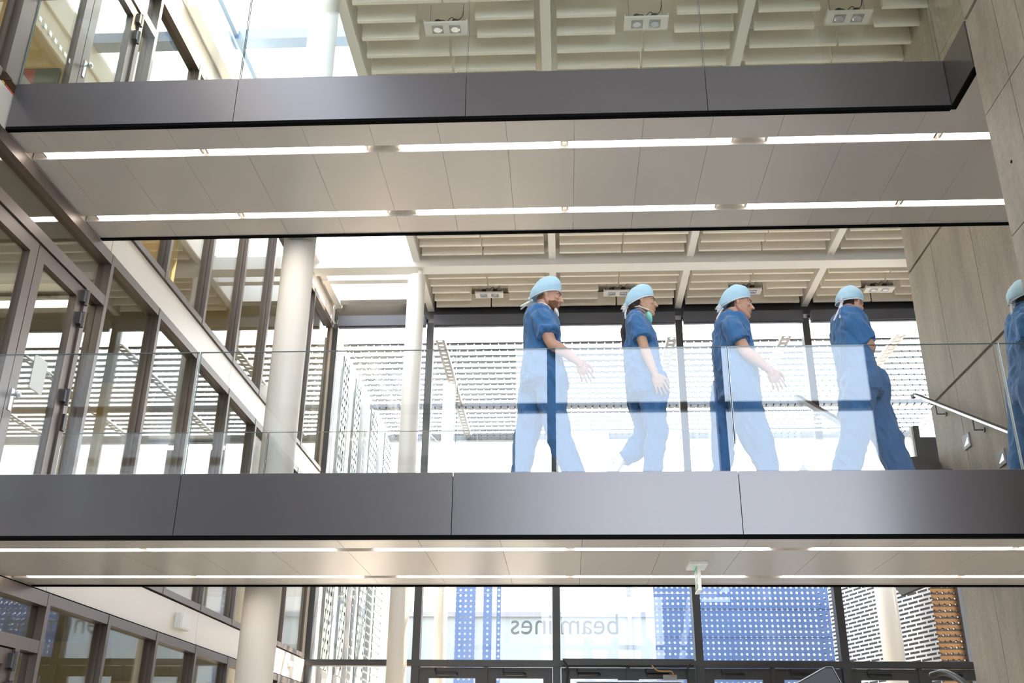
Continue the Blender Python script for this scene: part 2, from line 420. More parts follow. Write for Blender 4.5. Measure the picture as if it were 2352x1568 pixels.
# --- left wall doors: double leaf, side light and fanlight on every storey
dn = 0
def door_left(z0, zt, zh, decals=False, notice=False):
    """z0 floor, zt top of the opening, zh head of the door leaves"""
    global dn
    dn += 1
    d = empty('door_%d' % dn, (XL, 7.3, z0), kind='structure')
    f = MB()
    for y, w in ((6.26, 0.055), (8.115, 0.035)): f.box(XL - 0.10, XL + 0.03, y - w, y + w, z0, zt if y != 8.115 else zh)
    f.box(XL - 0.10, XL + 0.028, 6.33, 8.445, zh, zh + 0.10).box(XL - 0.10, XL + 0.028, 6.33, 8.445, zt - 0.11, zt)
    f.box(XL - 0.10, XL + 0.02, 8.15, 8.445, z0, z0 + 0.07)
    fr = f.build('door_frame', M['frame'], d)
    MB().box(XL - 0.052, XL - 0.04, 6.33, 8.445, zh + 0.09, zt - 0.10).build('fanlight', M['glass_wall'], d)
    MB().box(XL - 0.052, XL - 0.04, 8.15, 8.445, z0 + 0.06, zh).build('side_light', M['glass_wall'], d)
    for a, b, hy in ((6.335, 7.215, 7.15), (7.225, 8.075, 7.30)):
        l = MB()
        l.box(XL - 0.06, XL + 0.01, a, a + 0.115, z0 + 0.01, zh - 0.01).box(XL - 0.06, XL + 0.01, b - 0.115, b, z0 + 0.01, zh - 0.01)
        l.box(XL - 0.06, XL + 0.01, a + 0.115, b - 0.115, zh - 0.13, zh - 0.01).box(XL - 0.06, XL + 0.01, a + 0.115, b - 0.115, z0 + 0.01, z0 + 0.17)
        lo = l.build('door_leaf', M['frame'], d)
        MB().box(XL - 0.034, XL - 0.022, a + 0.105, b - 0.105, z0 + 0.16, zh - 0.12).build('pane', M['glass_wall'], lo)
    h = MB().limb([(XL + 0.01, 7.29, z0 + 0.93), (XL + 0.05, 7.29, z0 + 0.93)], [0.012, 0.012], 10)
    h.ell((XL + 0.065, 7.29, z0 + 0.93), ((0.022, 0, 0), (0, 0.03, 0), (0, 0, 0.03)))
    h.box(XL + 0.01, XL + 0.018, 7.27, 7.31, z0 + 0.80, z0 + 0.98).build('door_handle', M['steel'], d, smooth=False)
    for zz in (zh - 0.10, zh - 0.32, zh - 1.07):
        g = MB().box(XL + 0.005, XL + 0.05, 8.02, 8.09, zz - 0.055, zz + 0.055)
        g.loft([(XL + 0.045, 8.075, zz - 0.075), (XL + 0.045, 8.075, zz + 0.075)], 0.018, 10).build('hinge', M['frame2'], d)
    MB().box(XL + 0.01, XL + 0.05, 8.09, 8.14, z0 + 0.90, z0 + 1.05).build('door_switch', M['black'], d)
    if decals:
        for k in range(7):
            y = 6.52 + k * 0.093
            MB().box(XL - 0.021, XL - 0.019, y, y + 0.045, z0 + 0.80, z0 + 0.845).build('glass_marker', M['signwhite'], d)
    if notice:
        MB().box(XL - 0.021, XL - 0.018, 7.56, 7.77, z0 + 1.10, z0 + 1.40).build('paper_notice', M['white'], d)
door_left(0.0, 2.99, 2.50)
door_left(3.43, 6.255, 5.70, notice=True)
door_left(6.69, 9.56, 8.93, decals=True)

# --- glazed end wall
XM = [XL + 0.03, -2.53, -0.15, 2.23, 4.62, 7.0]
mbf = MB()
def mullion(name, x, w=0.065):
    S(name, MB().box(x - w, x + w, YFAC - 0.12, YFAC + 0.08, 0, 9.62), M['frame2'])
for i, x in enumerate(XM): mullion('wall_rear_mullion_%d' % (i + 1), x, 0.05 if i == 0 else 0.065)
S('wall_rear', MB().box(XL - 0.1, 7.2, YFAC - 0.14, YFAC + 0.10, 9.70, 10.24), M['frame2'])
S('wall_rear_transom', MB().box(XL, 7.05, YFAC - 0.13, YFAC + 0.08, 3.285, 3.385), M['frame2'])
for i, (a, b) in enumerate(zip(XM, XM[1:])):
    wn += 1
    w = empty('window_%d' % wn, ((a + b) / 2, YFAC, 3.385), kind='structure')
    f = MB().box(a + 0.065, b - 0.065, YFAC - 0.05, YFAC + 0.05, 6.42, 6.50)
    f.box(a + 0.065, b - 0.065, YFAC - 0.05, YFAC + 0.05, 9.66, 9.70)
    f.build('window_frame', M['frame2'], w)
    MB().box(a + 0.06, b - 0.06, YFAC - 0.006, YFAC + 0.006, 3.38, 6.43).build('lower_pane', M['glass_out'], w)
    MB().box(a + 0.06, b - 0.06, YFAC - 0.006, YFAC + 0.006, 6.49, 9.69).build('upper_pane', M['glass_out'], w)
    bl = MB().box(a + 0.08, b - 0.08, YFAC - 0.30, YFAC - 0.15, 9.50, 9.71)
    bl.box(a + 0.10, b - 0.10, YFAC - 0.26, YFAC - 0.20, 9.475, 9.50)
    o = bl.build('blind_cassette', M['blind'], at=((a + b) / 2, YFAC - 0.2, 9.6))
    tag(o, 'grey roller blind cassette above the glazed end wall, %s bay from left' % ORD[i], 'blind', 'roller blind cassettes along the end wall')
# ground-storey door pairs in the end wall
def door_pair(i, a, b):
    global dn
    xm = (a + b) / 2
    for k, (p, q) in enumerate(((a + 0.075, xm - 0.025), (xm + 0.025, b - 0.075))):
        dn += 1
        d = empty('door_%d' % dn, ((p + q) / 2, YFAC, 0), kind='structure')
        l = MB()
        l.box(p, p + 0.15, YFAC - 0.05, YFAC + 0.04, 0.01, 3.27).box(q - 0.15, q, YFAC - 0.05, YFAC + 0.04, 0.01, 3.27)
        l.box(p + 0.15, q - 0.15, YFAC - 0.05, YFAC + 0.04, 3.10, 3.27).box(p + 0.15, q - 0.15, YFAC - 0.05, YFAC + 0.04, 0.01, 0.2)
        l.box(p + 0.03, q - 0.03, YFAC - 0.062, YFAC - 0.05, 3.225, 3.245)
        l.build('door_leaf', M['frame2'], d)
        MB().box(p + 0.14, q - 0.14, YFAC - 0.006, YFAC + 0.006, 0.19, 3.11).build('pane', M['glass_out'], d)
        c = MB().limb([(p + 0.30, YFAC - 0.09, 3.165), (p + 0.62, YFAC - 0.09, 3.165)], [0.03, 0.03], 10)
        c.limb([(p + 0.27, YFAC - 0.09, 3.25), (p + 0.265, YFAC - 0.09, 3.21), (p + 0.30, YFAC - 0.09, 3.175)], [0.012, 0.012, 0.012], 8)
        c.build('door_closer', M['black'], d, smooth=True)
    S('wall_rear_post_%d' % i, MB().box(xm - 0.03, xm + 0.03, YFAC - 0.08, YFAC + 0.06, 0, 3.285), M['frame2'])
for i in range(1, 5): door_pair(i, XM[i], XM[i + 1])
wn += 1
w = empty('window_%d' % wn, (-3.4, YFAC, 0), kind='structure')
MB().box(XM[0], XM[1], YFAC - 0.05, YFAC + 0.05, 0, 0.1).build('window_frame', M['frame2'], w)
MB().box(XM[0], XM[1] - 0.06, YFAC - 0.006, YFAC + 0.006, 0.1, 3.29).build('pane', M['glass_out'], w)
S('wall_rear_return', MB().box(XL - 0.14, XL + 0.0, YFAC - 0.06, YFAC + 0.12, 0, 10.2), M['spandrel'])

# --- concrete walls: cast panels with open joints
def cast_wall(name, x, thick, ys, zs, wide=(), ties=True):
    mb = MB()
    for a, b in zip(ys, ys[1:]):
        for c, d in zip(zs, zs[1:]):
            g0 = 0.018 if c in wide else 0.004; g1 = 0.018 if d in wide else 0.004
            mb.box(x, x + 0.05, min(a, b) + 0.004, max(a, b) - 0.004, c + g0, d - g1)
    mb.box(x + 0.03, x + thick, min(ys[0], ys[-1]) + 0.002, max(ys[0], ys[-1]) - 0.002, zs[0], zs[-1])
    S(name, mb, M['concrete'])
    if ties:
        t = MB()
        for a, b in zip(ys, ys[1:]):
            for c in zs[2:-1:2]:
                t.loft([(x - 0.002, (a + b) / 2, c + 0.45), (x + 0.01, (a + b) / 2, c + 0.45)], 0.012, 12)
        S(name + '_tie_holes', t, M['shadow'])
cast_wall('wall_right_stair', 4.30, 0.25, [11.27, 10.46, 9.41, 8.36], [0, 1.9, 3.75, 5.61, 7.35, 9.1, 10.2], wide=(5.61, 7.35))
cast_wall('wall_right_shaft', 2.98, 0.9, [5.95, 5.53, 5.26, 4.6, 3.6], [0, 2.6, 4.9, 5.865, 6.71, 8.3, 10.2], wide=(6.71,))
S('wall_right', MB().box(7.05, 7.3, -6.2, YFAC, 0, 10.2), M['concrete'])
# end wall behind the photographer, mostly glass
fr = MB()
for x in (-4.3, -2.3, -0.22, 3.12, 7.0): fr.box(x - 0.085, x + 0.085, -6.1, -5.9, 0, 10.2)
for z in (3.2, 6.3, 8.35): fr.box(-4.4, 7.05, -6.08, -5.92, z - 0.085, z + 0.085)
fr.box(-4.4, 7.05, -6.1, -5.9, 9.75, 10.25).box(-4.4, 7.05, -6.1, -5.9, 0, 0.3)
S('wall_front', fr, M['frame2'])
S('added_reflection_panel', MB().box(-4.4, -0.95, -6.25, -6.1, 0, 9.8), M['white'])  # unseen panel added to tone down reflections in the left glass and fascia
S('wall_front_parapet', MB().box(-0.95, 7.0, -6.25, -6.1, 0, 3.2), M['concrete'])
# building across the yard behind the photographer (shows in reflections)

# --- skylight strip between the left wall and the roof
sk = MB()
sk.box(XL - 0.2, XL + 0.06, -6.2, YFAC, 10.50, 10.62).box(-2.62, -2.45, -6.2, YFAC, 10.24, 10.62)
sk.box(XL - 0.2, XL + 0.0, -6.2, YFAC, 10.30, 10.52)
S('trim_skylight_kerb', sk, M['beam'])
wn += 1
w = empty('window_%d' % wn, (-3.5, 8, 10.6), kind='structure')
g = MB()
for y in (-4.5, -2.0, 0.5, 3.0, 5.5, 8.0, 10.5, 13.0): g.box(XL, -2.5, y - 0.10, y + 0.10, 10.56, 10.72)
g.box(-4.31, -4.25, -6.2, 15.4, 10.60, 10.70)
g.build('window_frame', M['bluebar'], w)
MB().box(XL - 0.1, -2.5, -6.2, 17.5, 10.73, 10.745).build('pane', M['glass_out'], w)
S('wall_skylight_end', MB().box(XL, -2.5, 17.1, 17.3, 9.95, 10.7), M['white'])
S('trim_skylight_panel', MB().box(XL + 0.05, -2.6, 16.1, 16.25, 9.86, 10.32), M['white'])
# ------------------------------------------------------------------ the two footbridges
FJ = [XL + 0.01, -2.565, -0.73, 1.142, 2.975, 4.85]
def footbridge(name, label, zs, zf, right, xr):
    r = empty(name, (0.2, (YF + YB) / 2, zs), label, 'footbridge')
    MB().box(XL + 0.01, xr, YF + 0.05, YB - 0.05, zs + 0.06, zf - 0.012).build('deck', M['deck'], r)
    xs = [x for x in FJ if x < right - 0.01] + [right]
    for a, b in zip(xs, xs[1:]):
        MB().box(a + 0.0025, b - 0.0025, YF, YF + 0.045, zs + 0.0, zf).build('fascia_panel', M['fascia'], r)
    xs2 = [x for x in FJ if x < xr - 0.01] + [xr]
    for a, b in zip(xs2, xs2[1:]):
        MB().box(a + 0.0025, b - 0.0025, YB - 0.045, YB, zs + 0.0, zf).build('rear_fascia_panel', M['fascia'], r)
    MB().box(XL + 0.01, right, YF + 0.005, YF + 0.05, zs - 0.022, zs).box(XL + 0.01, xr, YB - 0.05, YB - 0.005, zs - 0.022, zs).build('shadow_gap', M['shadow'], r)
    # soffit panels in three strips, two channels between them for the tubes
    yy = ((YF + 0.03, 6.75), (6.85, 7.765), (7.865, YB - 0.03))
    xj = [XL + 0.01] + [-4.19 + 0.5385 * k for k in range(18) if -4.19 + 0.5385 * k < xr - 0.2] + [xr]
    for a, b in zip(xj, xj[1:]):
        for c, d in yy:
            MB().box(a + 0.0012, b - 0.0012, c, d, zs - 0.012, zs + 0.004).build('soffit_panel', M['soffit'], r)
    ch = MB()
    for c, d in ((6.75, 6.85), (7.765, 7.865)):
        ch.box(XL + 0.01, xr, c, c + 0.004, zs - 0.01, zs + 0.05).box(XL + 0.01, xr, d - 0.004, d, zs - 0.01, zs + 0.05).box(XL + 0.01, xr, c, d, zs + 0.05, zs + 0.056)
    ch.build('light_channel', M['soffit'], r)
    return r
low = footbridge('footbridge', 'dark-edged lower footbridge with pale soffit, the one the five people walk on', Z1S, Z1, 4.85, 4.85)
upp = footbridge('footbridge', 'dark-edged upper footbridge crossing the hall above the walking people', Z2S, Z2, 2.975, 4.25)
# the upper bridge edge turns towards the concrete shaft
m = MB().box(2.975, 3.02, 5.955, YF + 0.04, Z2S, Z2); m.build('return_fascia', M['fascia'], upp)
MB().box(3.02, 4.25, 5.96, YF + 0.03, Z2S - 0.012, Z2S + 0.004).build('soffit_panel', M['soffit'], upp)
MB().box(3.0, 4.25, 5.96, YF + 0.05, Z2S + 0.06, Z2 - 0.012).build('deck', M['deck'], upp)
MB().box(2.979, 3.015, 5.96, YF + 0.03, Z2S - 0.022, Z2S).build('shadow_gap', M['shadow'], upp)

# recessed light tubes: pairs of 1.31 m
def tubes(zs, xr, where):
    n = 0
    for row, (yc, rn) in enumerate(((6.80, 'front'), (7.815, 'rear'))):
        k = 0; x = -4.265
        while x < xr:
            for s in (0, 1):
                a = x + s * 1.372; b = min(a + 1.305, xr)
                if b - a < 0.2: continue
                o = empty('light_tube', ((a + b) / 2, yc, zs), 'warm white light tube, %s soffit channel of the %s footbridge, %s from left' % (rn, where, ORD[k]), 'light', 'recessed tubes under the %s footbridge' % where)
                MB().box(a, b, yc - 0.036, yc + 0.036, zs - 0.004, zs + 0.03).build('diffuser', M['tube'], o)
                for q in (a - 0.018, b): MB().box(q, q + 0.018, yc - 0.034, yc + 0.034, zs, zs + 0.035).build('end_cap', M['steel'], o)
                k += 1
            x += 2.967
tubes(Z1S, 4.7, 'lower'); tubes(Z2S, 4.2, 'upper')

# glass balustrades
def pane(x0, x1, y, z0, z1, label, group, m='glass'):
    o = empty('balustrade_pane', ((x0 + x1) / 2, y, z0), label, 'glass pane', group)
    MB().box(x0 + 0.006, x1 - 0.006, y - 0.009, y + 0.009, z0, z1).build('glass_sheet', M[m], o)
    e = MB().box(x0 + 0.0045, x0 + 0.006, y - 0.009, y + 0.009, z0, z1).box(x1 - 0.006, x1 - 0.0045, y - 0.009, y + 0.009, z0, z1).box(x0 + 0.0045, x1 - 0.0045, y - 0.009, y + 0.009, z1, z1 + 0.002)
    e.build('glass_edge', M['edge'], o)
    return o
for i, (a, b) in enumerate(zip(FJ, FJ[1:])):
    pane(a, b, YF + 0.032, Z1 - 0.12 + 0.13, 4.34, 'clear glass pane, front balustrade of the lower footbridge, %s from left' % ORD[i], 'front balustrade of the lower footbridge')
    pane(a, min(b, 2.86), YB - 0.022, Z1 + 0.01, 4.33, 'clear glass pane behind the walkers on the lower footbridge, %s from left' % ORD[i], 'rear balustrade of the lower footbridge') if a < 2.8 else None
for i, (a, b) in enumerate(zip(FJ[:-1], FJ[1:-1])):
    pane(a, b, YF + 0.032, Z2 + 0.01, 7.62, 'greenish glass pane, front balustrade of the upper footbridge, %s from left' % ORD[i], 'balustrade of the upper footbridge', 'glass_green')
    pane(a, b, YB - 0.022, Z2 + 0.01, 7.62, 'greenish glass pane, rear balustrade of the upper footbridge, %s from left' % ORD[i], 'rear balustrade of the upper footbridge', 'glass_green')
o = empty('balustrade_pane', (2.95, 6.18, Z2), 'short greenish glass pane on the upper footbridge return beside the concrete shaft', 'glass pane')
MB().box(2.985, 3.003, 5.97, 6.39, Z2 + 0.01, 7.62).build('glass_sheet', M['glass_green'], o)

# ------------------------------------------------------------------ columns
for x, y, lab, zt in ((-2.53, 8.42, 'tall round cream column just behind the footbridges, nearer of the two', 10.2), (-2.53, 15.55, 'tall round white column by the glazed end wall, farther of the two', 9.62)):
    c = empty('column', (x, y, 0), lab, 'column')
    MB().loft([(x, y, 0), (x, y, zt)], 0.152, 40).build('shaft', M['column'], c, smooth=True)
    MB().loft([(x, y, 0), (x, y, 0.03)], 0.17, 32).build('base_ring', M['steel'], c)
    if zt < 10: MB().loft([(x + 0.06, y, zt), (x + 0.06, y, 9.78)], [0.06, 0.05], 20).build('pin', M['column'], c, smooth=True)

# ------------------------------------------------------------------ roof beams, baffles, downlights
BX = [-2.525, -0.15, 2.23, 4.62]
for i, x in enumerate(BX):
    o = MB().box(x - 0.062, x + 0.062, -6.0, YFAC - 0.1, ZC - 0.0, 10.24).build('roof_beam', M['beam'], at=(x, 8, 10), bevel=0.004)
    tag(o, 'pale steel roof beam running towards the glazed end wall, %s from the left' % ORD[i], 'beam', 'roof beams')
o = MB().box(XL + 0.04, 7.0, 15.40, 15.70, ZC - 0.10, 10.0).build('cross_beam', M['beam'], at=(1, 15.55, 9.8), bevel=0.004)
tag(o, 'long pale cross beam under the roof in front of the glazed end wall', 'beam')
o = MB().box(XL + 0.05, XL + 0.17, 9.0, YFAC - 0.3, ZC + 0.02, 10.28).build('edge_beam', M['beam'], at=(XL + 0.1, 13, 10), bevel=0.004)
tag(o, 'pale edge beam under the skylight beside the left wall', 'beam')

BAY = [(-2.40, -0.285), (-0.02, 2.11), (2.35, 4.49), (4.75, 6.90)]
ROWS_N = [8.72, 9.03, 9.34, 9.65, 9.97, 10.28, 10.59]
ROWS_F = [13.94, 14.25, 14.56, 14.86, 15.17, 15.785, 16.06, 16.355, 16.645, 16.975, 17.265, 17.5]
LY = {9.34: 1, 9.65: 1, 16.645: 1, 16.975: 1}
proto = {}
def baffle(x0, x1, y, label):
    w = round(x1 - x0, 3)
    if w not in proto:
        h = w / 2; b = MB()
        b.prism([(-0.028, 0.0), (0.028, 0.0), (0.028, 0.27), (-0.028, 0.27)], 'x', -h, h)
        o = b.build('ceiling_baffle', M['baffle'], bevel=0.008); proto[w] = o; first = True
    else:
        o = proto[w].copy(); C.objects.link(o)
    o.location = ((x0 + x1) / 2, y, ZC)
    tag(o, label, 'baffle', 'white acoustic baffles under the roof')
BN = ['first', 'second', 'third', 'fourth']
for rows, nm in ((ROWS_N, 'above the upper footbridge'), (ROWS_F, 'seen between the two footbridges')):
    for ri, y in enumerate(rows):
        for bi, (a, b) in enumerate(BAY):
            m_ = (a + b) / 2
            cut = y in LY
            for s, (p, q) in enumerate(((a, m_ - (0.355 if cut else 0.012)), (m_ + (0.355 if cut else 0.012), b))):
                baffle(p, q, y, '%s pale ceiling baffle, %s row %s, %s half of %s bay' % ('short' if cut else 'long', ORD[len(rows) - 1 - ri] if rows is ROWS_F else ORD[ri], 'from the end wall' if rows is ROWS_F else 'above the upper footbridge', ('left', 'right')[s], BN[bi]))
# rails the baffles hang from
for i, (x, side) in enumerate([(q, s) for a, b in BAY for q, s in ((a + 0.35, 'left'), (b - 0.35, 'right'))]):
    o = MB().box(x - 0.02, x + 0.02, 8.6, 17.42, 10.115, 10.24).build('hanging_rail', M['ceil'], at=(x, 13, 10.14))
    tag(o, 'thin pale rail above the ceiling baffles, %s one of the %s bay' % (side, BN[i // 2]), 'rail', 'rails carrying the baffles')
# twin downlights
def downlight():
    r = empty('twin_downlight', (0, 0, 0))
    b = MB().box(-0.26, 0.26, -0.11, 0.11, 0.0, 0.03)
    b.box(-0.26, -0.25, -0.11, 0.11, 0.03, 0.055).box(0.25, 0.26, -0.11, 0.11, 0.03, 0.055)
    b.build('housing', M['white'], r)
    for s in (-0.105, 0.105):
        MB().box(s - 0.068, s + 0.068, -0.068, 0.068, -0.004, 0.0).build('lamp_recess', M['grey'], r)
        l = MB().loft([(s, 0, -0.012), (s, 0, -0.004)], [0.046, 0.056], 24).build('reflector', M['reflector'], r)
        MB().loft([(s, 0, 0.03), (s, 0, 0.12)], [0.05, 0.045], 20).build('heat_sink', M['black'], r)
    MB().limb([(-0.105, 0, 0.12), (-0.05, 0.02, 0.16), (0.0, 0.0, 0.12), (0.06, -0.01, 0.17), (0.105, 0, 0.12)], [0.005] * 5, 6).limb([(0.105, 0, 0.12), (0.18, 0.02, 0.2), (0.2, 0.0, 0.33)], [0.005] * 3, 6).build('cable', M['black'], r)
    h = MB()
    for s in (-0.2, 0.2): h.box(s - 0.003, s + 0.003, -0.003, 0.003, 0.03, 0.38)
    h.build('hanger', M['grey'], r)
    return r
dl0 = downlight(); first = True
for y, nm in ((9.48, 'above the upper footbridge'), (16.75, 'near the glazed end wall')):
    for bi, (a, b) in enumerate(BAY):
        lab = 'white twin downlight hung between the baffles %s, %s from the left' % (nm, ORD[bi])
        loc = ((a + b) / 2, y, ZC - 0.02)
        if first:
            dl0.location = loc; tag(dl0, lab, 'ceiling light', 'twin downlights'); first = False
        else:
            copy_tree(dl0, loc, lab, 'twin downlights')

# ------------------------------------------------------------------ stair at the right, behind the lower bridge
X0, X1 = 2.88, 4.28
st = empty('staircase', (3.5, 9.0, Z1S), 'stair flight climbing away from the right end of the lower footbridge along the concrete wall', 'staircase')
nst = 10; y0, run, rise = 8.76, 0.304, 0.163
MB().box(X0, X1, YB + 0.005, y0, 3.18, Z1 - 0.012).build('lower_landing', M['deck'], st)
tr = MB()
for k in range(nst): tr.box(X0 + 0.06, X1, y0 + run * k, y0 + run * (k + 1) + 0.02, Z1 + rise * k + 0.06, Z1 + rise * (k + 1))
tr.build('treads', M['dark'], st)
ye, ze = y0 + run * nst, Z1 + rise * nst
sl = MB().prism([(y0, 3.18), (y0, Z1), (ye, ze), (ye, ze - 0.30)], 'x', X0, X0 + 0.05)
sl.prism([(y0, 3.18), (y0, 3.23), (ye, ze - 0.25), (ye, ze - 0.30)], 'x', X0 + 0.05, X1)
sl.build('stringer', M['dark'], st)
MB().box(X0, 5.6, ye, 13.1, ze - 0.40, ze - 0.004).build('half_landing', M['dark'], st)
tri = MB().prism([(2.62, YB + 0.01), (2.86, YB + 0.01), (2.82, 8.70)], 'z', 3.02, 3.06); tri.build('corner_plate', M['sheet_blue'], st)
MB().prism([(2.86, YB + 0.01), (2.885, YB + 0.01), (2.845, 8.72), (2.82, 8.70)], 'z', 3.015, 3.075).build('corner_edge', M['dark'], st)
# its glass side and handrails
gb = empty('stair_balustrade', (X0, 10.2, Z1), 'sloping glass stair balustrade with dark capping rail behind the walkers at the right', 'balustrade')
za = lambda y: 4.902 + 0.534 * (y - 9.805)
zn = lambda y: Z1 + max(0.0, y - y0) / run * rise + 0.02
for a, b in ((8.3, 9.20), (9.22, 9.98), (10.0, 10.78), (10.80, 11.60)):
    MB().prism([(a, min(zn(a), ze + 0.02)), (a, za(a)), (b, za(b)), (b, min(zn(b), ze + 0.02))], 'x', X0 - 0.03, X0 - 0.012).build('glass_sheet', M['glass'], gb)
MB().prism([(9.75, za(9.75) - 0.03), (9.75, za(9.75) + 0.03), (11.64, za(11.64) + 0.03), (11.64, za(11.64) - 0.03)], 'x', X0 - 0.05, X0 + 0.01).build('handrail', M['dark'], gb)
hr = empty('handrail', (4.2, 10.3, 5.2), 'pale steel handrail sloping along the concrete stair wall at the right', 'handrail')
MB().prism([(8.6, 4.268), (8.6, 4.302), (11.42, 5.827), (11.42, 5.793)], 'x', 4.185, 4.222).build('rail', M['rail'], hr, bevel=0.004)
MB().prism([(8.6, 4.302), (8.6, 4.308), (11.43, 5.838), (11.43, 5.832)], 'x', 4.180, 4.226).build('rail_cap', M['dark'], hr)
MB().prism([(11.42, 5.79), (11.42, 5.832), (11.52, 5.842), (11.52, 5.80)], 'x', 4.182, 4.224).build('rail_end', M['dark'], hr)
for y in (9.05, 9.95, 10.85):
    z = 4.285 + (y - 8.6) * 0.5408 - 0.03
    MB().limb([(4.20, y, z + 0.02), (4.20, y, z - 0.085), (4.20, y, z - 0.10), (4.215, y, z - 0.10), (4.30, y, z - 0.10)], [0.007] * 5, 8).loft([(4.288, y, z - 0.10), (4.30, y, z - 0.10)], 0.026, 16).build('bracket', M['dark'], hr)
sl_n = 0
for y, z, lab in ((10.415, 4.91, 'small square step light with a lit wedge, upper one on the concrete stair wall'), (9.668, 4.50, 'small square step light with a lit wedge, lower one on the concrete stair wall')):
    o = empty('step_light', (4.3, y, z), lab, 'light', 'step lights on the stair wall')
    MB().box(4.285, 4.30, y - 0.09, y + 0.09, z - 0.075, z + 0.075).build('cover_plate', M['sheet_blue'], o)
    MB().prism([(y - 0.055, z - 0.035), (y + 0.055, z - 0.04), (y - 0.055, z + 0.03)], 'x', 4.282, 4.286).build('light_slot', M['lamp'], o)
gp = empty('landing_guard', (4.7, 12.75, 5.07), 'dark solid guard panel with a taller post at the stair half landing', 'guard')
MB().box(4.60, 5.5, 12.58, 12.64, 5.07, 5.66).build('panel', M['dark'], gp)
MB().box(4.53, 4.60, 12.56, 12.66, 5.07, 5.81).build('post', M['dark'], gp)
MB().box(4.505, 4.53, 12.57, 12.65, 5.07, 5.80).build('pale_edge', M['white'], gp)
MB().prism([(4.50, 5.07), (4.50, 5.72), (4.30, 5.5), (4.22, 5.07)], 'y', 12.59, 12.61).build('glass_sheet', M['glass'], gp)

# ------------------------------------------------------------------ exit sign under the lower bridge
ex = empty('exit_sign', (0.95, 7.3, Z1S), 'green and white emergency exit sign hanging edge-on under the lower footbridge', 'sign')
MB().box(0.89, 1.02, 7.20, 7.44, Z1S - 0.034, Z1S - 0.014).build('ceiling_plate', M['signwhite'], ex)
MB().box(0.945, 0.963, 7.23, 7.41, Z1S - 0.20, Z1S - 0.034).build('sign_panel', M['green'], ex)
e = MB().box(0.940, 0.968, 7.23, 7.41, Z1S - 0.212, Z1S - 0.20).box(0.942, 0.966, 7.226, 7.23, Z1S - 0.21, Z1S - 0.034)
e.build('sign_frame', M['signwhite'], ex)
def run_man(xa, xb):
    p = MB()
    p.box(xa, xb, 7.36, 7.395, Z1S - 0.185, Z1S - 0.06)                        # the doorway
    p.loft([(xa, 7.315, Z1S - 0.07), (xb, 7.315, Z1S - 0.07)], 0.012, 12)      # head
    for q in (((7.31, -0.085), (7.30, -0.125), 0.009), ((7.30, -0.125), (7.325, -0.15), 0.007), ((7.325, -0.15), (7.32, -0.185), 0.006), ((7.30, -0.125), (7.28, -0.155), 0.007), ((7.28, -0.155), (7.255, -0.16), 0.006), ((7.31, -0.09), (7.34, -0.105), 0.005), ((7.308, -0.09), (7.275, -0.105), 0.005)):
        (ya, za_), (yb, zb_), w = q
        d = Vector((yb - ya, zb_ - za_)).normalized(); n = Vector((-d.y, d.x)) * w
        p.prism([(ya + n.x, Z1S + za_ + n.y), (yb + n.x, Z1S + zb_ + n.y), (yb - n.x, Z1S + zb_ - n.y), (ya - n.x, Z1S + za_ - n.y)], 'x', xa, xb)
    return p
run_man(0.9438, 0.945).build('running_figure', M['signwhite'], ex); run_man(0.963, 0.9642).build('running_figure', M['signwhite'], ex)

# ------------------------------------------------------------------ wall boxes on the left spandrel
o = MB().box(XL, XL + 0.07, 11.42, 11.74, 3.10, 3.27).box(XL + 0.07, XL + 0.074, 11.46, 11.70, 3.115, 3.255).build('wall_box', M['white'], at=(XL, 11.58, 3.18), bevel=0.008)
tag(o, 'white rectangular device box on the pale band of the left wall, the larger one', 'wall device')
o = MB().box(XL, XL + 0.05, 16.42, 16.58, 3.165, 3.25).build('wall_box', M['white'], at=(XL, 16.5, 3.2), bevel=0.006)
tag(o, 'small white device box on the pale band of the left wall near the end wall', 'wall device')

# ------------------------------------------------------------------ ground-level objects at the lower edge
k = empty('kiosk', (1.45, 6.2, 0), 'slim dark kiosk whose angular top edge rises into the bottom of the view', 'kiosk')
MB().prism([(1.26, 0.05), (1.26, 2.07), (1.47, 2.178), (1.505, 2.178), (1.62, 1.92), (1.62, 0.05)], 'y', 6.0, 6.10).build('body', M['dark'], k, bevel=0.004)
MB().prism([(1.263, 2.074), (1.471, 2.181), (1.505, 2.181), (1.623, 1.918), (1.625, 1.92), (1.508, 2.1845), (1.469, 2.1845), (1.262, 2.077)], 'y', 5.999, 6.101).build('edge_strip', M['grey'], k)
MB().box(1.2, 1.7, 5.9, 6.25, 0, 0.05).build('foot', M['dark'], k)
h = empty('handrail', (4.2, 11, 1.9), 'black handrail end beside the concrete wall at the lower right corner', 'handrail')
MB().limb([(4.02, 11.75, 2.66), (4.12, 11.55, 2.66), (4.18, 11.1, 2.45), (4.18, 10.3, 1.95), (4.18, 9.2, 1.25)], [0.035] * 5, 12).build('rail', M['black'], h, smooth=True)
MB().limb([(4.18, 10.9, 2.33), (4.18, 10.9, 2.24), (4.30, 10.9, 2.24)], [0.012] * 3, 8).build('bracket', M['black'], h)
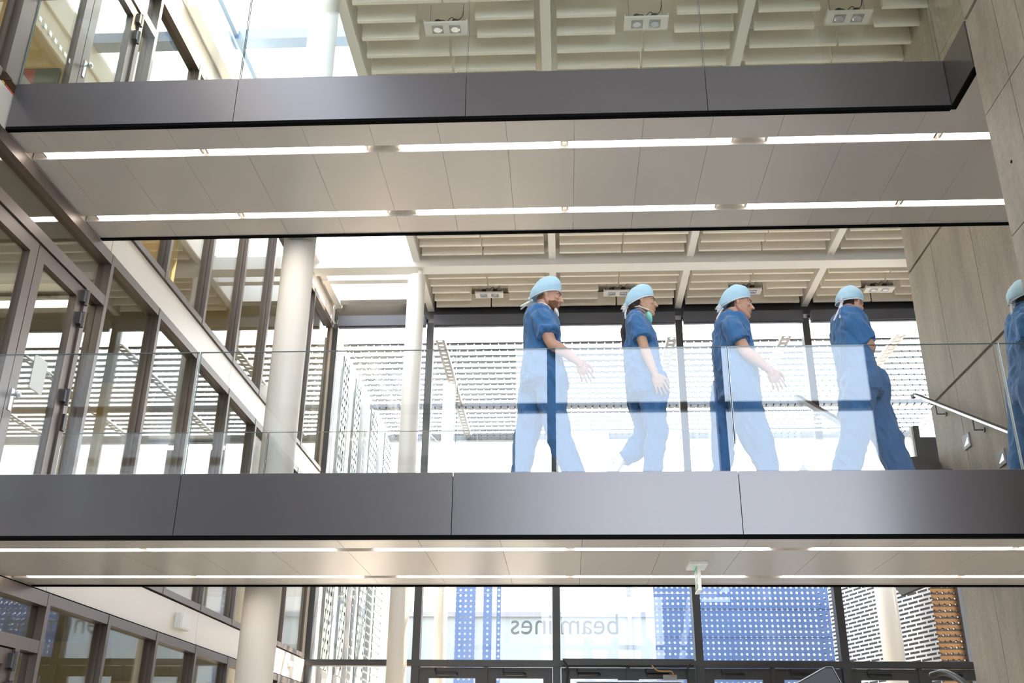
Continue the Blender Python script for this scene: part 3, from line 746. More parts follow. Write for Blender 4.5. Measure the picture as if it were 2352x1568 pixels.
# header box, cable and board at the third door pair
b = empty('mounted_sensor_box', (1.03, YFAC - 0.2, 3.2), 'dark header box with loose cables above the doors left of the exit sign', 'header box')
MB().box(-0.05, 2.12, YFAC - 0.25, YFAC - 0.13, 3.30, 3.40).build('box', M['frame2'], b)
MB().limb([(1.42, YFAC - 0.24, 3.30), (1.50, YFAC - 0.26, 3.22), (1.62, YFAC - 0.25, 3.205), (1.74, YFAC - 0.25, 3.20), (1.77, YFAC - 0.25, 3.12)], [0.011] * 5, 8).build('cable', M['orange'], b, smooth=True)
MB().box(1.60, 1.82, YFAC - 0.25, YFAC - 0.19, 3.07, 3.15).build('sensor', M['grey'], b)
MB().limb([(-0.03, YFAC - 0.24, 3.36), (0.04, YFAC - 0.26, 3.2), (0.0, YFAC - 0.25, 2.9)], [0.02] * 3, 8).build('conduit', M['black'], b, smooth=True)
MB().limb([(2.05, YFAC - 0.24, 3.32), (2.0, YFAC - 0.26, 3.2), (2.08, YFAC - 0.25, 2.9)], [0.015] * 3, 8).build('conduit', M['black'], b, smooth=True)
b = empty('display_board', (1.0, 16.9, 0), 'large grey glossy board with pale rim standing in front of the middle doors', 'board')
MB().box(0.16, 1.86, 16.9, 16.96, 0.3, 2.995).build('face', M['grey'], b, bevel=0.03)
MB().box(0.14, 1.88, 16.895, 16.965, 2.995, 3.02).build('rim', M['steel'], b)
MB().box(0.1, 1.9, 16.75, 17.1, 0, 0.3).build('foot', M['dark'], b)
# ground spots on frame clamps
# ------------------------------------------------------------------ outside, beyond the glazed end wall
S('ground', MB().box(-60, 60, YFAC + 0.1, 90, -0.25, -0.05), M['paving'])
AX = [-4.42, -2.37, -0.12, 2.12, 4.30, 6.45, 8.6]
for i, x in enumerate(AX[1:]):
    o = MB().box(x - 0.09, x + 0.09, YFAC + 0.15, 23.85, 9.36, 9.372).build('perforated_beam', M['arm'], at=(x, 20, 9.4))
    tag(o, 'perforated metal beam of the outdoor sun canopy, %s from the left' % ORD[i], 'beam', 'perforated canopy beams')
for i, (a, b) in enumerate(zip(AX, AX[1:])):
    mb = MB(); y = 18.0; k = 0
    while y < 23.7:
        mb.box(a + 0.10, b - 0.10, y, y + 0.06, 9.385, 9.42); y += 0.315
    o = mb.build('louvre_canopy', M['slat'], at=((a + b) / 2, 20.8, 9.4))
    tag(o, 'thin perforated sun slats outside the glazed end wall, %s bay from left' % ORD[i], 'sunshade', 'sun canopy bays')
    o = MB().box(a, b, 21.42, 21.56, 9.30, 9.40).box(a, b, 23.8, 23.95, 9.28, 9.44).build('canopy_beam', M['slat'], at=((a + b) / 2, 22, 9.4))
    tag(o, 'perforated cross beam and front edge of the sun canopy, %s bay from the left' % ORD[i], 'canopy beam', 'canopy cross beams')
o = MB().limb([(-4.25, 17.8, 9.262), (-3.15, 23.8, 9.262)], [0.012, 0.012], 6).build('canopy_cable', M['grey'], at=(-3.7, 20.8, 9.4))
tag(o, 'thin dark stay cable running out along the left edge of the sun canopy', 'cable')
# side wing that continues the left wall outdoors
S('wall_wing', MB().box(XL - 0.6, XL - 0.12, YFAC + 0.13, 27.0, 0, 9.45), M['pale'])
for i, (a, b) in enumerate(((18.12, 18.68), (19.35, 19.93), (21.14, 22.0), (22.95, 23.9))):
    o = MB().box(-4.33, -4.30, a, b, 3.3, 9.22).build('window_shutter', M['shutter'], at=(-4.3, (a + b) / 2, 6))
    tag(o, 'tall grey perforated shutter on the outdoor wing at the left, %s from the end wall' % ORD[i], 'shutter', 'perforated shutters on the wing')
for i, y in enumerate((18.9, 20.2, 21.0, 22.4)):
    o = MB().box(XL - 0.117, XL - 0.02, y - 0.03, y + 0.03, 0, 9.3).build('facade_fin', M['grey'], at=(XL, y, 4))
    tag(o, 'slim grey vertical fin on the outdoor wing at the left, %s from the end wall' % ORD[i], 'fin', 'fins on the wing')
# yard buildings and screens
an = empty('pavilion', (0, 26, 0), 'pale low pavilion across the yard with blue grey framing', 'building')
MB().box(-4.0, 9.5, 26.0, 32.0, 0, 7.3).build('wall', M['annex'], an)
MB().box(-4.0, 9.5, 25.94, 26.0, 5.30, 5.42).box(-4.0, 9.5, 25.94, 26.0, 6.15, 6.28).box(-4.0, 9.5, 25.94, 26.0, 6.5, 6.6).build('frame_line', M['rail'], an)
MB().box(-3.9, 9.4, 25.97, 26.0, 5.42, 6.15).build('bright_band', M['white'], an)
g = MB()
for x in (-3.2, -2.4, 1.62, 4.2, 6.4): g.box(x - 0.05, x + 0.05, 25.92, 26.0, 0, 6.2)
g.build('frame_post', M['rail'], an)
for i, (a, b) in enumerate(((-2.36, -1.93), (-1.76, -1.57), (-1.47, -1.38))):
    o = MB().box(a, b, 22.0, 22.02, -0.05, 6.5).build('perforated_strip', M['bluescreen'], at=((a + b) / 2, 22, 3))
    tag(o, 'narrow blue perforated metal strip outside the ground floor glazing, %s from the left' % ORD[i], 'screen', 'narrow blue strips')
sc_ = empty('perforated_screen', (3.8, 22, 0.3), 'wide blue perforated metal screen with white dots outside the right ground floor glazing', 'screen')
for z0, z1 in ((-0.05, 1.5), (1.51, 2.1), (2.11, 2.69), (2.70, 3.27), (3.28, 3.85), (3.86, 4.32), (4.33, 4.90), (4.91, 5.48), (5.49, 6.05), (6.06, 6.6)):
    MB().box(1.90, 3.72, 22.0, 22.02, z0, z1).box(3.724, 5.60, 22.0, 22.02, z0, z1).build('screen_panel', M['bluescreen'], sc_)
    MB().box(1.90, 5.60, 21.99, 22.03, z1 - 0.003, z1 + 0.013).build('seam', M['seam'], sc_)
for x, y, r, lab in ((-2.43, 20.0, 0.13, 'cream round column standing outside the ground floor doors at the left'), (6.25, 20.2, 0.20, 'cream round column standing outside in front of the slotted screen at the right')):
    o = MB().loft([(x, y, 0), (x, y, 9.3)], r, 32).build('outdoor_column', M['column'], at=(x, y, 0), smooth=True); tag(o, lab, 'column')
def slot_screen(p, q, z1, label):
    d = Vector((q[0] - p[0], q[1] - p[1], 0)); ln = d.length
    o = MB().box(0, ln, -0.02, 0.02, -0.24, z1).build('slotted_screen', M['slot']); o.location = (p[0], p[1], 0.2); o.rotation_euler.z = math.atan2(d.y, d.x)
    tag(o, label, 'screen')
slot_screen((7.5, 18.6), (5.95, 24.3), 6.6, 'pale slotted metal screen running away outside at the right')
slot_screen((7.15, 18.35), (7.55, 18.25), 6.6, 'narrow pale slotted screen edge beside the concrete wall')
o = MB().box(6.55, 7.15, 18.55, 18.60, 0.2, 6.6).build('timber_screen', M['gold'], at=(6.85, 18.6, 3)); tag(o, 'golden brown horizontal board screen outside at the right', 'screen')
o = MB().box(6.98, 7.05, 18.45, 18.55, -0.05, 6.6).build('screen_post', M['dark'], at=(7, 18.5, 3)); tag(o, 'dark olive post in front of the golden board screen', 'post')
# lettering on the glass, read from outside
cu = bpy.data.curves.new('lettering', 'FONT'); cu.body = 'beamlines'; cu.size = 0.50; cu.extrude = 0.002; cu.resolution_u = 4
to = bpy.data.objects.new('lettering_source', cu); C.objects.link(to)
bpy.context.view_layer.update()
me = bpy.data.meshes.new_from_object(to.evaluated_get(bpy.context.evaluated_depsgraph_get())); bpy.data.objects.remove(to)
w_ = max(v.co.x for v in me.vertices)
me.transform(Matrix(((-1.86 / w_, 0, 0, 0.93), (0, 0, 1, 0), (0, 1, 0, 0), (0, 0, 0, 1)))); me.flip_normals()
o = bpy.data.objects.new('window_lettering', me); C.objects.link(o); me.materials.clear(); me.materials.append(M['letter'])
o.location = (0, YFAC + 0.012, 3.82); tag(o, 'faint pale mirrored lettering on the glass above the middle doors', 'lettering')

# ------------------------------------------------------------------ rooms at the left: lights added to brighten them, and the picture
for i, (z, n) in enumerate(((2.9, 'ground floor'), (6.17, 'middle'), (9.95, 'upper'))):
    for k, y in enumerate((6.9, 9.4, 14.5)):
        o = empty('room_fill_light', (XL - 2.2, y, z), 'warm light added to brighten the %s room behind the left glazing, %s from front' % (n, ORD[k]), 'light', 'added room lights behind the left glazing')
        xa, xb = (XL - 5.6, XL - 3.6) if i == 0 else (XL - 4.2, XL - 0.8)
        MB().box(xa, xb, y - 0.04, y + 0.04, z + 0.0, z + 0.04).build('diffuser', M['roomfill'], o)
        MB().box(xa - 0.02, xb + 0.02, y - 0.06, y + 0.06, z + 0.04, z + 0.09).build('housing', M['white'], o)
pc = empty('picture', (-5.95, 8.985, 8.7), 'red and dark green picture on the ochre wall of the upper left room', 'picture')
MB().box(-6.30, -5.69, 8.965, 8.999, 8.40, 8.98).build('picture_frame', M['dark'], pc)
M['red'] = pbr('picture_red', (0.50, 0.06, 0.07), 0.6); M['deepgreen'] = pbr('picture_green', (0.05, 0.10, 0.075), 0.6)
MB().box(-6.28, -5.97, 8.955, 8.965, 8.42, 8.96).build('red_field', M['red'], pc)
MB().box(-5.97, -5.71, 8.955, 8.965, 8.42, 8.96).build('green_field', M['deepgreen'], pc)

# ------------------------------------------------------------------ light
w = bpy.data.worlds.new('world'); SC.world = w; w.use_nodes = True
nt = w.node_tree; nt.nodes.clear()
wo = nt.nodes.new('ShaderNodeOutputWorld'); bg = nt.nodes.new('ShaderNodeBackground')
tc = N(nt, 'ShaderNodeTexCoord'); sp = N(nt, 'ShaderNodeSeparateXYZ'); L(nt, tc.outputs['Generated'], sp.inputs[0])
r1 = N(nt, 'ShaderNodeMapRange'); r1.inputs[1].default_value = -0.5; r1.inputs[2].default_value = 0.5; L(nt, sp.outputs[1], r1.inputs[0])
cm = N(nt, 'ShaderNodeMix', data_type='RGBA'); cm.inputs[6].default_value = (0.76, 0.87, 1.0, 1); cm.inputs[7].default_value = (0.95, 0.985, 1.0, 1)
L(nt, r1.outputs[0], cm.inputs[0]); L(nt, cm.outputs[2], bg.inputs[0]); bg.inputs[1].default_value = 4.0
L(nt, bg.outputs[0], wo.inputs[0])
sd = bpy.data.lights.new('sun', 'SUN'); so = bpy.data.objects.new('sun', sd); C.objects.link(so)
sd.energy = 16.0; sd.color = (1.0, 0.84, 0.64); sd.angle = math.radians(0.6)
sv = Vector((0.9, 0.45, 1.0)).normalized()
so.rotation_euler = sv.to_track_quat('Z', 'Y').to_euler()
vs = SC.view_settings; vs.view_transform = 'Standard'; vs.look = 'None'; vs.exposure = 0.95; vs.gamma = 1.0; vs.use_curve_mapping = False
SC.cycles.transparent_max_bounces = 32; SC.cycles.max_bounces = 10; SC.cycles.diffuse_bounces = 5
SC.cycles.sample_clamp_indirect = 6.0; SC.cycles.caustics_reflective = False; SC.cycles.caustics_refractive = False
# ------------------------------------------------------------------ people
# joints and contours in metres, measured from each person's floor point
PEOPLE = {
    'A': {'root': (-0.136, 7.0, 3.43), 'torso': [(-0.001, 0, 1.508, 0.04, 0.07), (-0.008, 0, 1.467, 0.084, 0.145), (-0.014, 0, 1.433, 0.114, 0.205), (-0.016, 0, 1.367, 0.129, 0.215), (-0.017, 0, 1.283, 0.138, 0.205), (-0.014, 0, 1.192, 0.144, 0.2), (-0.011, 0, 1.102, 0.15, 0.205), (-0.006, 0, 0.995, 0.161, 0.215), (0.0, 0, 0.907, 0.17, 0.22), (0.006, 0, 0.837, 0.176, 0.22)], 'leg_near': [(0.047, -0.1, 0.867, 0.125), (0.069, -0.11, 0.658, 0.105), (0.107, -0.12, 0.395, 0.088), (0.189, -0.12, 0.207, 0.082), (0.254, -0.12, 0.06, 0.075)], 'leg_far': [(-0.048, 0.1, 0.946, 0.125), (-0.085, 0.11, 0.739, 0.11), (-0.13, 0.11, 0.492, 0.092), (-0.177, 0.11, 0.221, 0.078), (-0.208, 0.11, 0.08, 0.07)], 'arm_near': [(-0.013, -0.2, 1.315), (0.058, -0.26, 1.089), (0.259, -0.24, 0.94), (0.314, -0.23, 0.827)], 'arm_far': [(-0.022, 0.2, 1.5), (-0.045, 0.25, 1.281), (0.023, 0.24, 1.073), (0.063, 0.23, 0.989)], 'foot_near': [(0.263, -0.12, 0.047), (0.355, -0.12, 0.066)], 'foot_far': [(-0.214, 0.11, 0.06), (-0.148, 0.11, 0.015)], 'ear': (0.028, -0.08, 1.584), 'nape': (-0.044, 0.0, 1.561), 'neckbase': (-0.001, 0.0, 1.5), 'face': (0, -8)},
    'B': {'root': (0.624, 7.0, 3.43), 'torso': [(-0.033, 0, 1.448, 0.035, 0.06), (-0.044, 0, 1.415, 0.058, 0.125), (-0.044, 0, 1.371, 0.08, 0.165), (-0.037, 0, 1.302, 0.099, 0.175), (-0.027, 0, 1.236, 0.115, 0.165), (-0.024, 0, 1.146, 0.125, 0.165), (-0.02, 0, 1.039, 0.135, 0.18), (-0.017, 0, 0.934, 0.143, 0.195), (-0.01, 0, 0.829, 0.14, 0.2), (-0.004, 0, 0.733, 0.133, 0.2)], 'leg_near': [(0.042, -0.1, 0.825, 0.125), (0.044, -0.09, 0.659, 0.1), (0.043, -0.08, 0.419, 0.075), (0.006, -0.08, 0.17, 0.068), (-0.01, -0.08, 0.006, 0.062)], 'leg_far': [(-0.017, 0.1, 0.902, 0.13), (-0.028, 0.1, 0.728, 0.11), (-0.007, 0.1, 0.539, 0.088), (-0.107, 0.1, 0.372, 0.072), (-0.196, 0.1, 0.296, 0.062)], 'arm_near': [(-0.064, -0.165, 1.289), (-0.021, -0.225, 1.057), (0.045, -0.26, 0.83), (0.08, -0.265, 0.734)], 'arm_far': [(-0.037, 0.165, 1.439), (-0.057, 0.2, 1.232), (-0.039, 0.2, 1.013), (-0.01, 0.2, 0.923)], 'foot_near': [(-0.017, -0.08, -0.013), (0.064, -0.08, -0.026)], 'foot_far': [(-0.215, 0.1, 0.303), (-0.268, 0.1, 0.211)], 'ear': (-0.003, -0.075, 1.523), 'nape': (-0.065, 0.0, 1.512), 'neckbase': (-0.024, 0.0, 1.452), 'face': (0, 0), 'mask': [(0.05, -0.02, 1.419)]},
    'C': {'root': (1.28, 7.0, 3.43), 'torso': [(0.011, 0, 1.424, 0.04, 0.07), (0.005, 0, 1.391, 0.072, 0.14), (0.004, 0, 1.361, 0.107, 0.205), (0.001, 0, 1.296, 0.128, 0.215), (0.001, 0, 1.209, 0.137, 0.205), (0.005, 0, 1.12, 0.144, 0.2), (0.011, 0, 1.014, 0.151, 0.205), (0.011, 0, 0.909, 0.152, 0.215), (0.008, 0, 0.805, 0.15, 0.22), (0.004, 0, 0.706, 0.147, 0.22)], 'leg_near': [(0.032, -0.1, 0.784, 0.13), (0.049, -0.1, 0.615, 0.115), (0.1, -0.1, 0.417, 0.105), (0.154, -0.1, 0.23, 0.085), (0.188, -0.1, 0.072, 0.075)], 'leg_far': [(-0.034, 0.1, 0.861, 0.125), (-0.065, 0.11, 0.691, 0.105), (-0.097, 0.11, 0.481, 0.088), (-0.132, 0.11, 0.212, 0.072), (-0.149, 0.11, 0.073, 0.066)], 'arm_near': [(-0.036, -0.2, 1.238), (0.051, -0.25, 1.01), (0.211, -0.24, 0.863), (0.265, -0.23, 0.759)], 'arm_far': [(0.037, 0.2, 1.419), (0.012, 0.25, 1.215), (0.055, 0.24, 1.013), (0.079, 0.23, 0.927)], 'foot_near': [(0.193, -0.1, 0.065), (0.28, -0.1, 0.096)], 'foot_far': [(-0.157, 0.11, 0.048), (-0.069, 0.11, 0.015)], 'ear': (0.067, -0.08, 1.498), 'nape': (0.009, 0.0, 1.482), 'neckbase': (0.032, 0.0, 1.434), 'face': (0, -4)},
    'D': {'root': (2.166, 7.0, 3.43), 'torso': [(0.012, 0, 1.44, 0.049, 0.07), (0.01, 0, 1.407, 0.08, 0.145), (0.003, 0, 1.371, 0.107, 0.2), (-0.004, 0, 1.298, 0.121, 0.21), (-0.009, 0, 1.216, 0.126, 0.205), (-0.011, 0, 1.113, 0.126, 0.2), (-0.002, 0, 1.028, 0.129, 0.205), (0.01, 0, 0.934, 0.13, 0.21), (0.028, 0, 0.84, 0.128, 0.215), (0.046, 0, 0.731, 0.121, 0.22)], 'leg_near': [(-0.01, -0.1, 0.809, 0.13), (-0.063, -0.11, 0.605, 0.12), (-0.1, -0.11, 0.409, 0.108), (-0.172, -0.11, 0.17, 0.096), (-0.221, -0.11, 0.017, 0.085)], 'leg_far': [(0.136, 0.1, 0.885, 0.13), (0.127, 0.1, 0.678, 0.125), (0.182, 0.1, 0.475, 0.108), (0.265, 0.1, 0.228, 0.085), (0.317, 0.1, 0.077, 0.075)], 'arm_near': [(-0.031, -0.17, 1.257), (0.081, -0.16, 1.082), (0.102, 0.02, 1.035), (0.095, 0.08, 1.01)], 'arm_far': [(0.128, 0.2, 1.431), (0.191, 0.25, 1.246), (0.139, 0.18, 1.093), (0.082, 0.1, 1.019)], 'foot_near': [(-0.241, -0.11, -0.002), (-0.17, -0.11, -0.052)], 'foot_far': [(0.323, 0.1, 0.058), (0.401, 0.1, 0.032)], 'ear': (0.04, -0.07, 1.494), 'nape': (-0.023, 0.0, 1.473), 'neckbase': (0.013, 0.0, 1.443), 'face': (38, -14)},
    'E': {'root': (3.483, 7.05, 3.43), 'torso': [(0.032, 0, 1.477, 0.048, 0.075), (0.024, 0, 1.433, 0.08, 0.15), (0.016, 0, 1.382, 0.104, 0.205), (0.005, 0, 1.31, 0.117, 0.215), (-0.004, 0, 1.22, 0.124, 0.205), (-0.015, 0, 1.114, 0.127, 0.2), (-0.022, 0, 1.009, 0.129, 0.205), (-0.033, 0, 0.905, 0.128, 0.215), (-0.042, 0, 0.802, 0.129, 0.22), (-0.05, 0, 0.711, 0.125, 0.22)], 'leg_near': [(-0.058, -0.1, 0.781, 0.13), (-0.054, -0.1, 0.614, 0.115), (-0.039, -0.1, 0.418, 0.105), (-0.01, -0.1, 0.232, 0.085), (0.005, -0.1, 0.075, 0.075)], 'leg_far': [(-0.048, 0.1, 0.857, 0.125), (-0.082, 0.11, 0.69, 0.105), (-0.128, 0.11, 0.481, 0.088), (-0.191, 0.11, 0.215, 0.072), (-0.223, 0.11, 0.077, 0.066)], 'arm_near': [(-0.089, -0.2, 1.256), (-0.099, -0.25, 1.019), (-0.012, -0.24, 0.854), (0.029, -0.23, 0.764)], 'arm_far': [(0.11, 0.2, 1.436), (0.076, 0.25, 1.223), (0.085, 0.24, 1.016), (0.089, 0.23, 0.927)], 'foot_near': [(0.007, -0.1, 0.057), (0.095, -0.1, 0.081)], 'foot_far': [(-0.234, 0.11, 0.052), (-0.155, 0.11, 0.019)], 'ear': (0.053, -0.08, 1.54), 'nape': (0.006, 0.0, 1.528), 'neckbase': (0.041, 0.0, 1.469), 'face': (0, -4)},
}
M['scrub'] = pbr('scrub_cotton', (0.055, 0.175, 0.39), 0.75, 0, 0.10, 5, 0.25, 70, spec=0.3, sheen=0.2)
M['cap'] = pbr('cap_fleece', (0.50, 0.74, 0.88), 0.85, 0, 0.08, 30, 0.2, 160, spec=0.2)
M['tie'] = pbr('white_ribbon', (0.86, 0.85, 0.84), 0.7)
M['mint'] = pbr('mint_mask', (0.32, 0.78, 0.66), 0.8, 0, 0.04, 20)
M['shoe'] = pbr('white_shoe', (0.82, 0.82, 0.82), 0.5)
SK = {'fair': pbr('fair_skin', (0.66, 0.36, 0.25), 0.5, 0, 0.06, 14, 0.05, 120), 'tan': pbr('tan_skin', (0.62, 0.36, 0.235), 0.5, 0, 0.06, 14, 0.05, 120), 'dark': pbr('dark_skin', (0.13, 0.06, 0.035), 0.45, 0, 0.08, 14, 0.05, 120)}
M['lips'] = pbr('lip_skin', (0.50, 0.235, 0.175), 0.4); M['eyew'] = pbr('eye_white', (0.42, 0.38, 0.36), 0.3); M['iris'] = pbr('eye_iris', (0.03, 0.02, 0.015), 0.2)
M['brow'] = pbr('brow_hair', (0.07, 0.035, 0.02), 0.7); M['beard'] = pbr('beard_hair', (0.23, 0.10, 0.045), 0.8, 0, 0.25, 90, 0.4, 300); M['hair'] = pbr('dark_hair', (0.035, 0.02, 0.015), 0.55, 0, 0.2, 60, 0.4, 200)

def remeshed(mb, name, voxel, smooth=3, fold=0.0, fscale=7.0, seed=0.0):
    me = mb.mesh(name); o = bpy.data.objects.new('work', me); C.objects.link(o)
    r = o.modifiers.new('r', 'REMESH'); r.mode = 'VOXEL'; r.voxel_size = voxel
    s = o.modifiers.new('s', 'SMOOTH'); s.factor = 0.5; s.iterations = smooth
    bpy.context.view_layer.update()
    out = bpy.data.meshes.new_from_object(o.evaluated_get(bpy.context.evaluated_depsgraph_get()))
    bpy.data.objects.remove(o); bpy.data.meshes.remove(me)
    if fold:
        co = [v.co.copy() for v in out.vertices]; no = [v.normal.copy() for v in out.vertices]
        for v, c, n in zip(out.vertices, co, no):
            q = Vector((c.x * fscale + c.z * 2.2, c.y * fscale, c.z * fscale * 0.55 + seed))
            a = noise.noise(q); b = abs(noise.noise(q * 2.1 + Vector((3, 1, 7))))
            v.co = c + n * fold * (a * 0.8 - b * 1.1 + 0.25)
    for v in out.vertices:
        if v.co.z < 0.004: v.co.z = 0.004
    out.name = name; out.shade_smooth()
    return out

def put(me, name, parent, mats):
    o = bpy.data.objects.new(name, me); C.objects.link(o); o.parent = parent
    me.materials.clear()
    for m_ in (mats if isinstance(mats, (list, tuple)) else [mats]): me.materials.append(m_)
    return o

def hand(mb, wr, tip, n, curl=0.5, up=Vector((0, 0, 1))):
    """palm, four separate bent fingers and a thumb that leaves the side of the palm"""
    wr = Vector(wr); d = (Vector(tip) - wr).normalized(); n = (n - d * n.dot(d)).normalized(); w = d.cross(n).normalized()
    if w.dot(Vector((1, 0, 0.3))) < 0: w = -w
    mb.ell(wr + d * 0.048, (d * 0.052, w * 0.042, n * 0.019)); mb.ell(wr + d * 0.062, (d * 0.036, w * 0.043, n * 0.017))
    for off, ln, c in ((0.034, 0.078, 0.75), (0.0115, 0.088, 0.95), (-0.0115, 0.082, 1.1), (-0.034, 0.064, 1.3)):
        p = wr + d * 0.085 + w * off; pts = [wr + d * 0.06 + w * off * 0.9, p]; a = 0.0
        for k, q in enumerate((0.45, 0.32, 0.23)):
            a += curl * c * (0.55, 0.75, 0.6)[k]
            p = p + (d * math.cos(a) + n * math.sin(a)) * ln * q + w * off * 0.11; pts.append(p)
        mb.limb(pts, [0.0092, 0.0088, 0.0082, 0.0078, 0.0070], 10)
    t0 = wr + d * 0.022 + w * 0.026; t1 = t0 + d * 0.030 + w * 0.028 + n * 0.010; t2 = t1 + d * 0.032 + w * 0.006 + n * 0.012; t3 = t2 + d * 0.022 - w * 0.002 + n * 0.010
    mb.limb([t0, t1, t2, t3], [0.016, 0.0125, 0.0105, 0.008], 10)

def person(key, label, skin, beard=False, female=False, cap_tall=0.0, mask=False, hs=1.0):
    D = PEOPLE[key]
    root = empty('person', D['root'], label, 'person')
    yaw_, pit_ = math.radians(D['face'][0]), math.radians(D['face'][1])
    f = Vector((math.cos(yaw_) * math.cos(pit_), math.sin(yaw_) * math.cos(pit_), math.sin(pit_)))
    s = Vector((-math.sin(yaw_), math.cos(yaw_), 0)); u = f.cross(s)
    O = Vector(D['ear']) + Vector((0, 0.075, 0))
    def H(a, b, c): return O + (f * a + s * b + u * c) * hs
    def E(a, b, c): return (f * a * hs, s * b * hs, u * c * hs)
    # ---- body: one continuous skin
    b = MB()
    b.ell(H(-0.008, 0, 0.045), E(0.098, 0.076, 0.092)); b.ell(H(0.042, 0, -0.022), E(0.058, 0.058, 0.082)); b.ell(H(0.03, 0, 0.05), E(0.070, 0.064, 0.06))
    for q in (-1, 1):
        b.limb([H(-0.006, q * 0.060, -0.025), H(0.018, q * 0.054, -0.062), H(0.064, q * 0.024, -0.088)], [0.020 * hs, 0.021 * hs, 0.018 * hs], 10)
        b.ell(H(0.070, q * 0.044, -0.014), E(0.022, 0.018, 0.016)); b.ell(H(0.107, q * 0.012, -0.026), E(0.011, 0.009, 0.008))
        b.limb([H(0.078, q * 0.048, 0.026), H(0.098, q * 0.014, 0.030)], [0.010 * hs, 0.010 * hs], 8)
        b.ell(H(0.0815, q * 0.031, 0.010), E(0.0115, 0.0135, 0.0105))
        b.ell(H(-0.012, q * 0.078, 0.004), (f * 0.017 - u * 0.004, s * 0.010, u * 0.031 + f * -0.006)); b.ell(H(-0.006, q * 0.079, -0.020), E(0.010, 0.008, 0.012))
    b.ell(H(0.080, 0, -0.092), E(0.020, 0.022, 0.019)); b.limb([H(0.096, 0, 0.020), H(0.108, 0, -0.002), H(0.121, 0, -0.022)], [0.008 * hs, 0.009 * hs, 0.0115 * hs], 10)
    b.limb([H(0.088, -0.022, -0.054), H(0.101, 0, -0.051), H(0.088, 0.022, -0.054)], [0.005, 0.008, 0.005], 8); b.limb([H(0.086, -0.020, -0.060), H(0.099, 0, -0.063), H(0.086, 0.020, -0.060)], [0.005, 0.0085, 0.005], 8)
    b.ell(H(0.075, 0, -0.05), E(0.026, 0.034, 0.036))
    nb = Vector(D['neckbase']); ns = 0.052 if female else 0.061
    b.limb([nb + Vector((-0.01, 0, -0.10)), nb + Vector((0, 0, 0.0)), O + f * -0.022 + u * -0.03], [ns * 1.35, ns * 1.02, ns * 0.94], 20)
    b.rings([(x, y, z, rx * 0.74, ry * 0.74) for x, y, z, rx, ry in D['torso'][:-2]])
    for leg, ft in (('leg_near', 'foot_near'), ('leg_far', 'foot_far')):
        pts = D[leg]; b.limb([p[:3] for p in pts], [p[3] * k for p, k in zip(pts, (0.82, 0.74, 0.66, 0.58, 0.52))], 18)
        a0, a1 = (Vector(p) for p in D[ft]); b.limb([Vector(pts[-1][:3]), a0, a1], [0.036, 0.034, 0.028], 12)
    for arm, sg in (('arm_near', 1), ('arm_far', -1)):
        sh, el, wr, tp = (Vector(p) for p in D[arm]); k = 0.84 if female else 1.0
        mid = sh.lerp(el, 0.45); fm = el.lerp(wr, 0.3)
        b.limb([sh, mid, el, fm, wr, wr + (tp - wr).normalized() * 0.03], [0.050 * k, 0.050 * k, 0.042 * k, 0.044 * k, 0.029 * k, 0.029 * k], 18)
        hand(b, wr, tp, Vector((0.15, sg * 1.0, 0)), 0.55)
    me = remeshed(b, 'body', 0.0038, 4)
    bo = put(me, 'body', root, [SK[skin], M['lips'], M['eyew'], M['iris'], M['brow'], M['beard'], M['hair']])
    for p in me.polygons:
        v = p.center - O; a, c, e = v.dot(f) / hs, v.dot(s) / hs, v.dot(u) / hs
        if abs(a) > 0.16 or abs(c) > 0.12 or abs(e) > 0.17: continue
        ac = abs(c)
        if a > 0.076 and ((ac - 0.032) / 0.0125) ** 2 + ((e - 0.009) / 0.0048) ** 2 < 1: p.material_index = 3 if ((ac - 0.031) / 0.006) ** 2 + ((e - 0.009) / 0.007) ** 2 < 1 else 2
        elif a > 0.072 and 0.012 < ac < 0.054 and abs(e - 0.030 + (ac - 0.03) ** 2 * 6) < 0.006: p.material_index = 4
        elif a > 0.086 and ac < 0.023 and -0.071 < e < -0.045: p.material_index = 1
        elif beard and a > 0.018 and e < -0.040 - 0.38 * max(0, 0.062 - a) and e > -0.125 and not (a > 0.10 and e > -0.042): p.material_index = 5
        elif not female and a < -0.03 and e > -0.045 and v.length < 0.16: p.material_index = 5 if beard else 6
    # ---- clothing
    t = MB(); T = D['torso']; x0, y0_, z0, rx0, ry0 = T[0]
    TL = (-0.62, -0.40, -0.18)
    t.rings([tuple(r[:2]) + (r[2] - 0.012 * (i < 2),) + tuple(r[3:5]) + ((TL[i] if i < 3 else 0.0),) for i, r in enumerate(T)], 32, 2.3)
    for arm in ('arm_near', 'arm_far'):
        sh, el, wr, tp = (Vector(p) for p in D[arm]); k = 0.86 if female else 1.0
        t.limb([sh + Vector((0, -sh.y * 0.30, 0.0)), sh, sh.lerp(el, 0.40), sh.lerp(el, 0.90 if key == 'D' else 0.68)], [0.068 * k, 0.075 * k, 0.079 * k, 0.088 * k], 18, True)
    me = remeshed(t, 'scrub_top', 0.009, 3, 0.026, 8.0, ord(key) * 3.1); top = put(me, 'scrub_top', root, M['scrub'])
    t = MB()
    for leg in ('leg_near', 'leg_far'):
        pts = D[leg]; t.limb([p[:3] for p in pts[:-1]] + [Vector(pts[-1][:3]).lerp(Vector(pts[-2][:3]), 0.06)], [p[3] for p in pts], 22, True)
    hx, hy, hz, hrx, hry = T[-2]; t.rings([(hx, 0, hz - 0.10, hrx * 0.86, 0.18), (hx, 0, hz, hrx * 0.88, 0.19), (hx, 0, hz + 0.15, hrx * 0.8, 0.17)])
    me = remeshed(t, 'scrub_trousers', 0.009, 3, 0.026, 7.0, ord(key) * 1.7); put(me, 'scrub_trousers', root, M['scrub'])
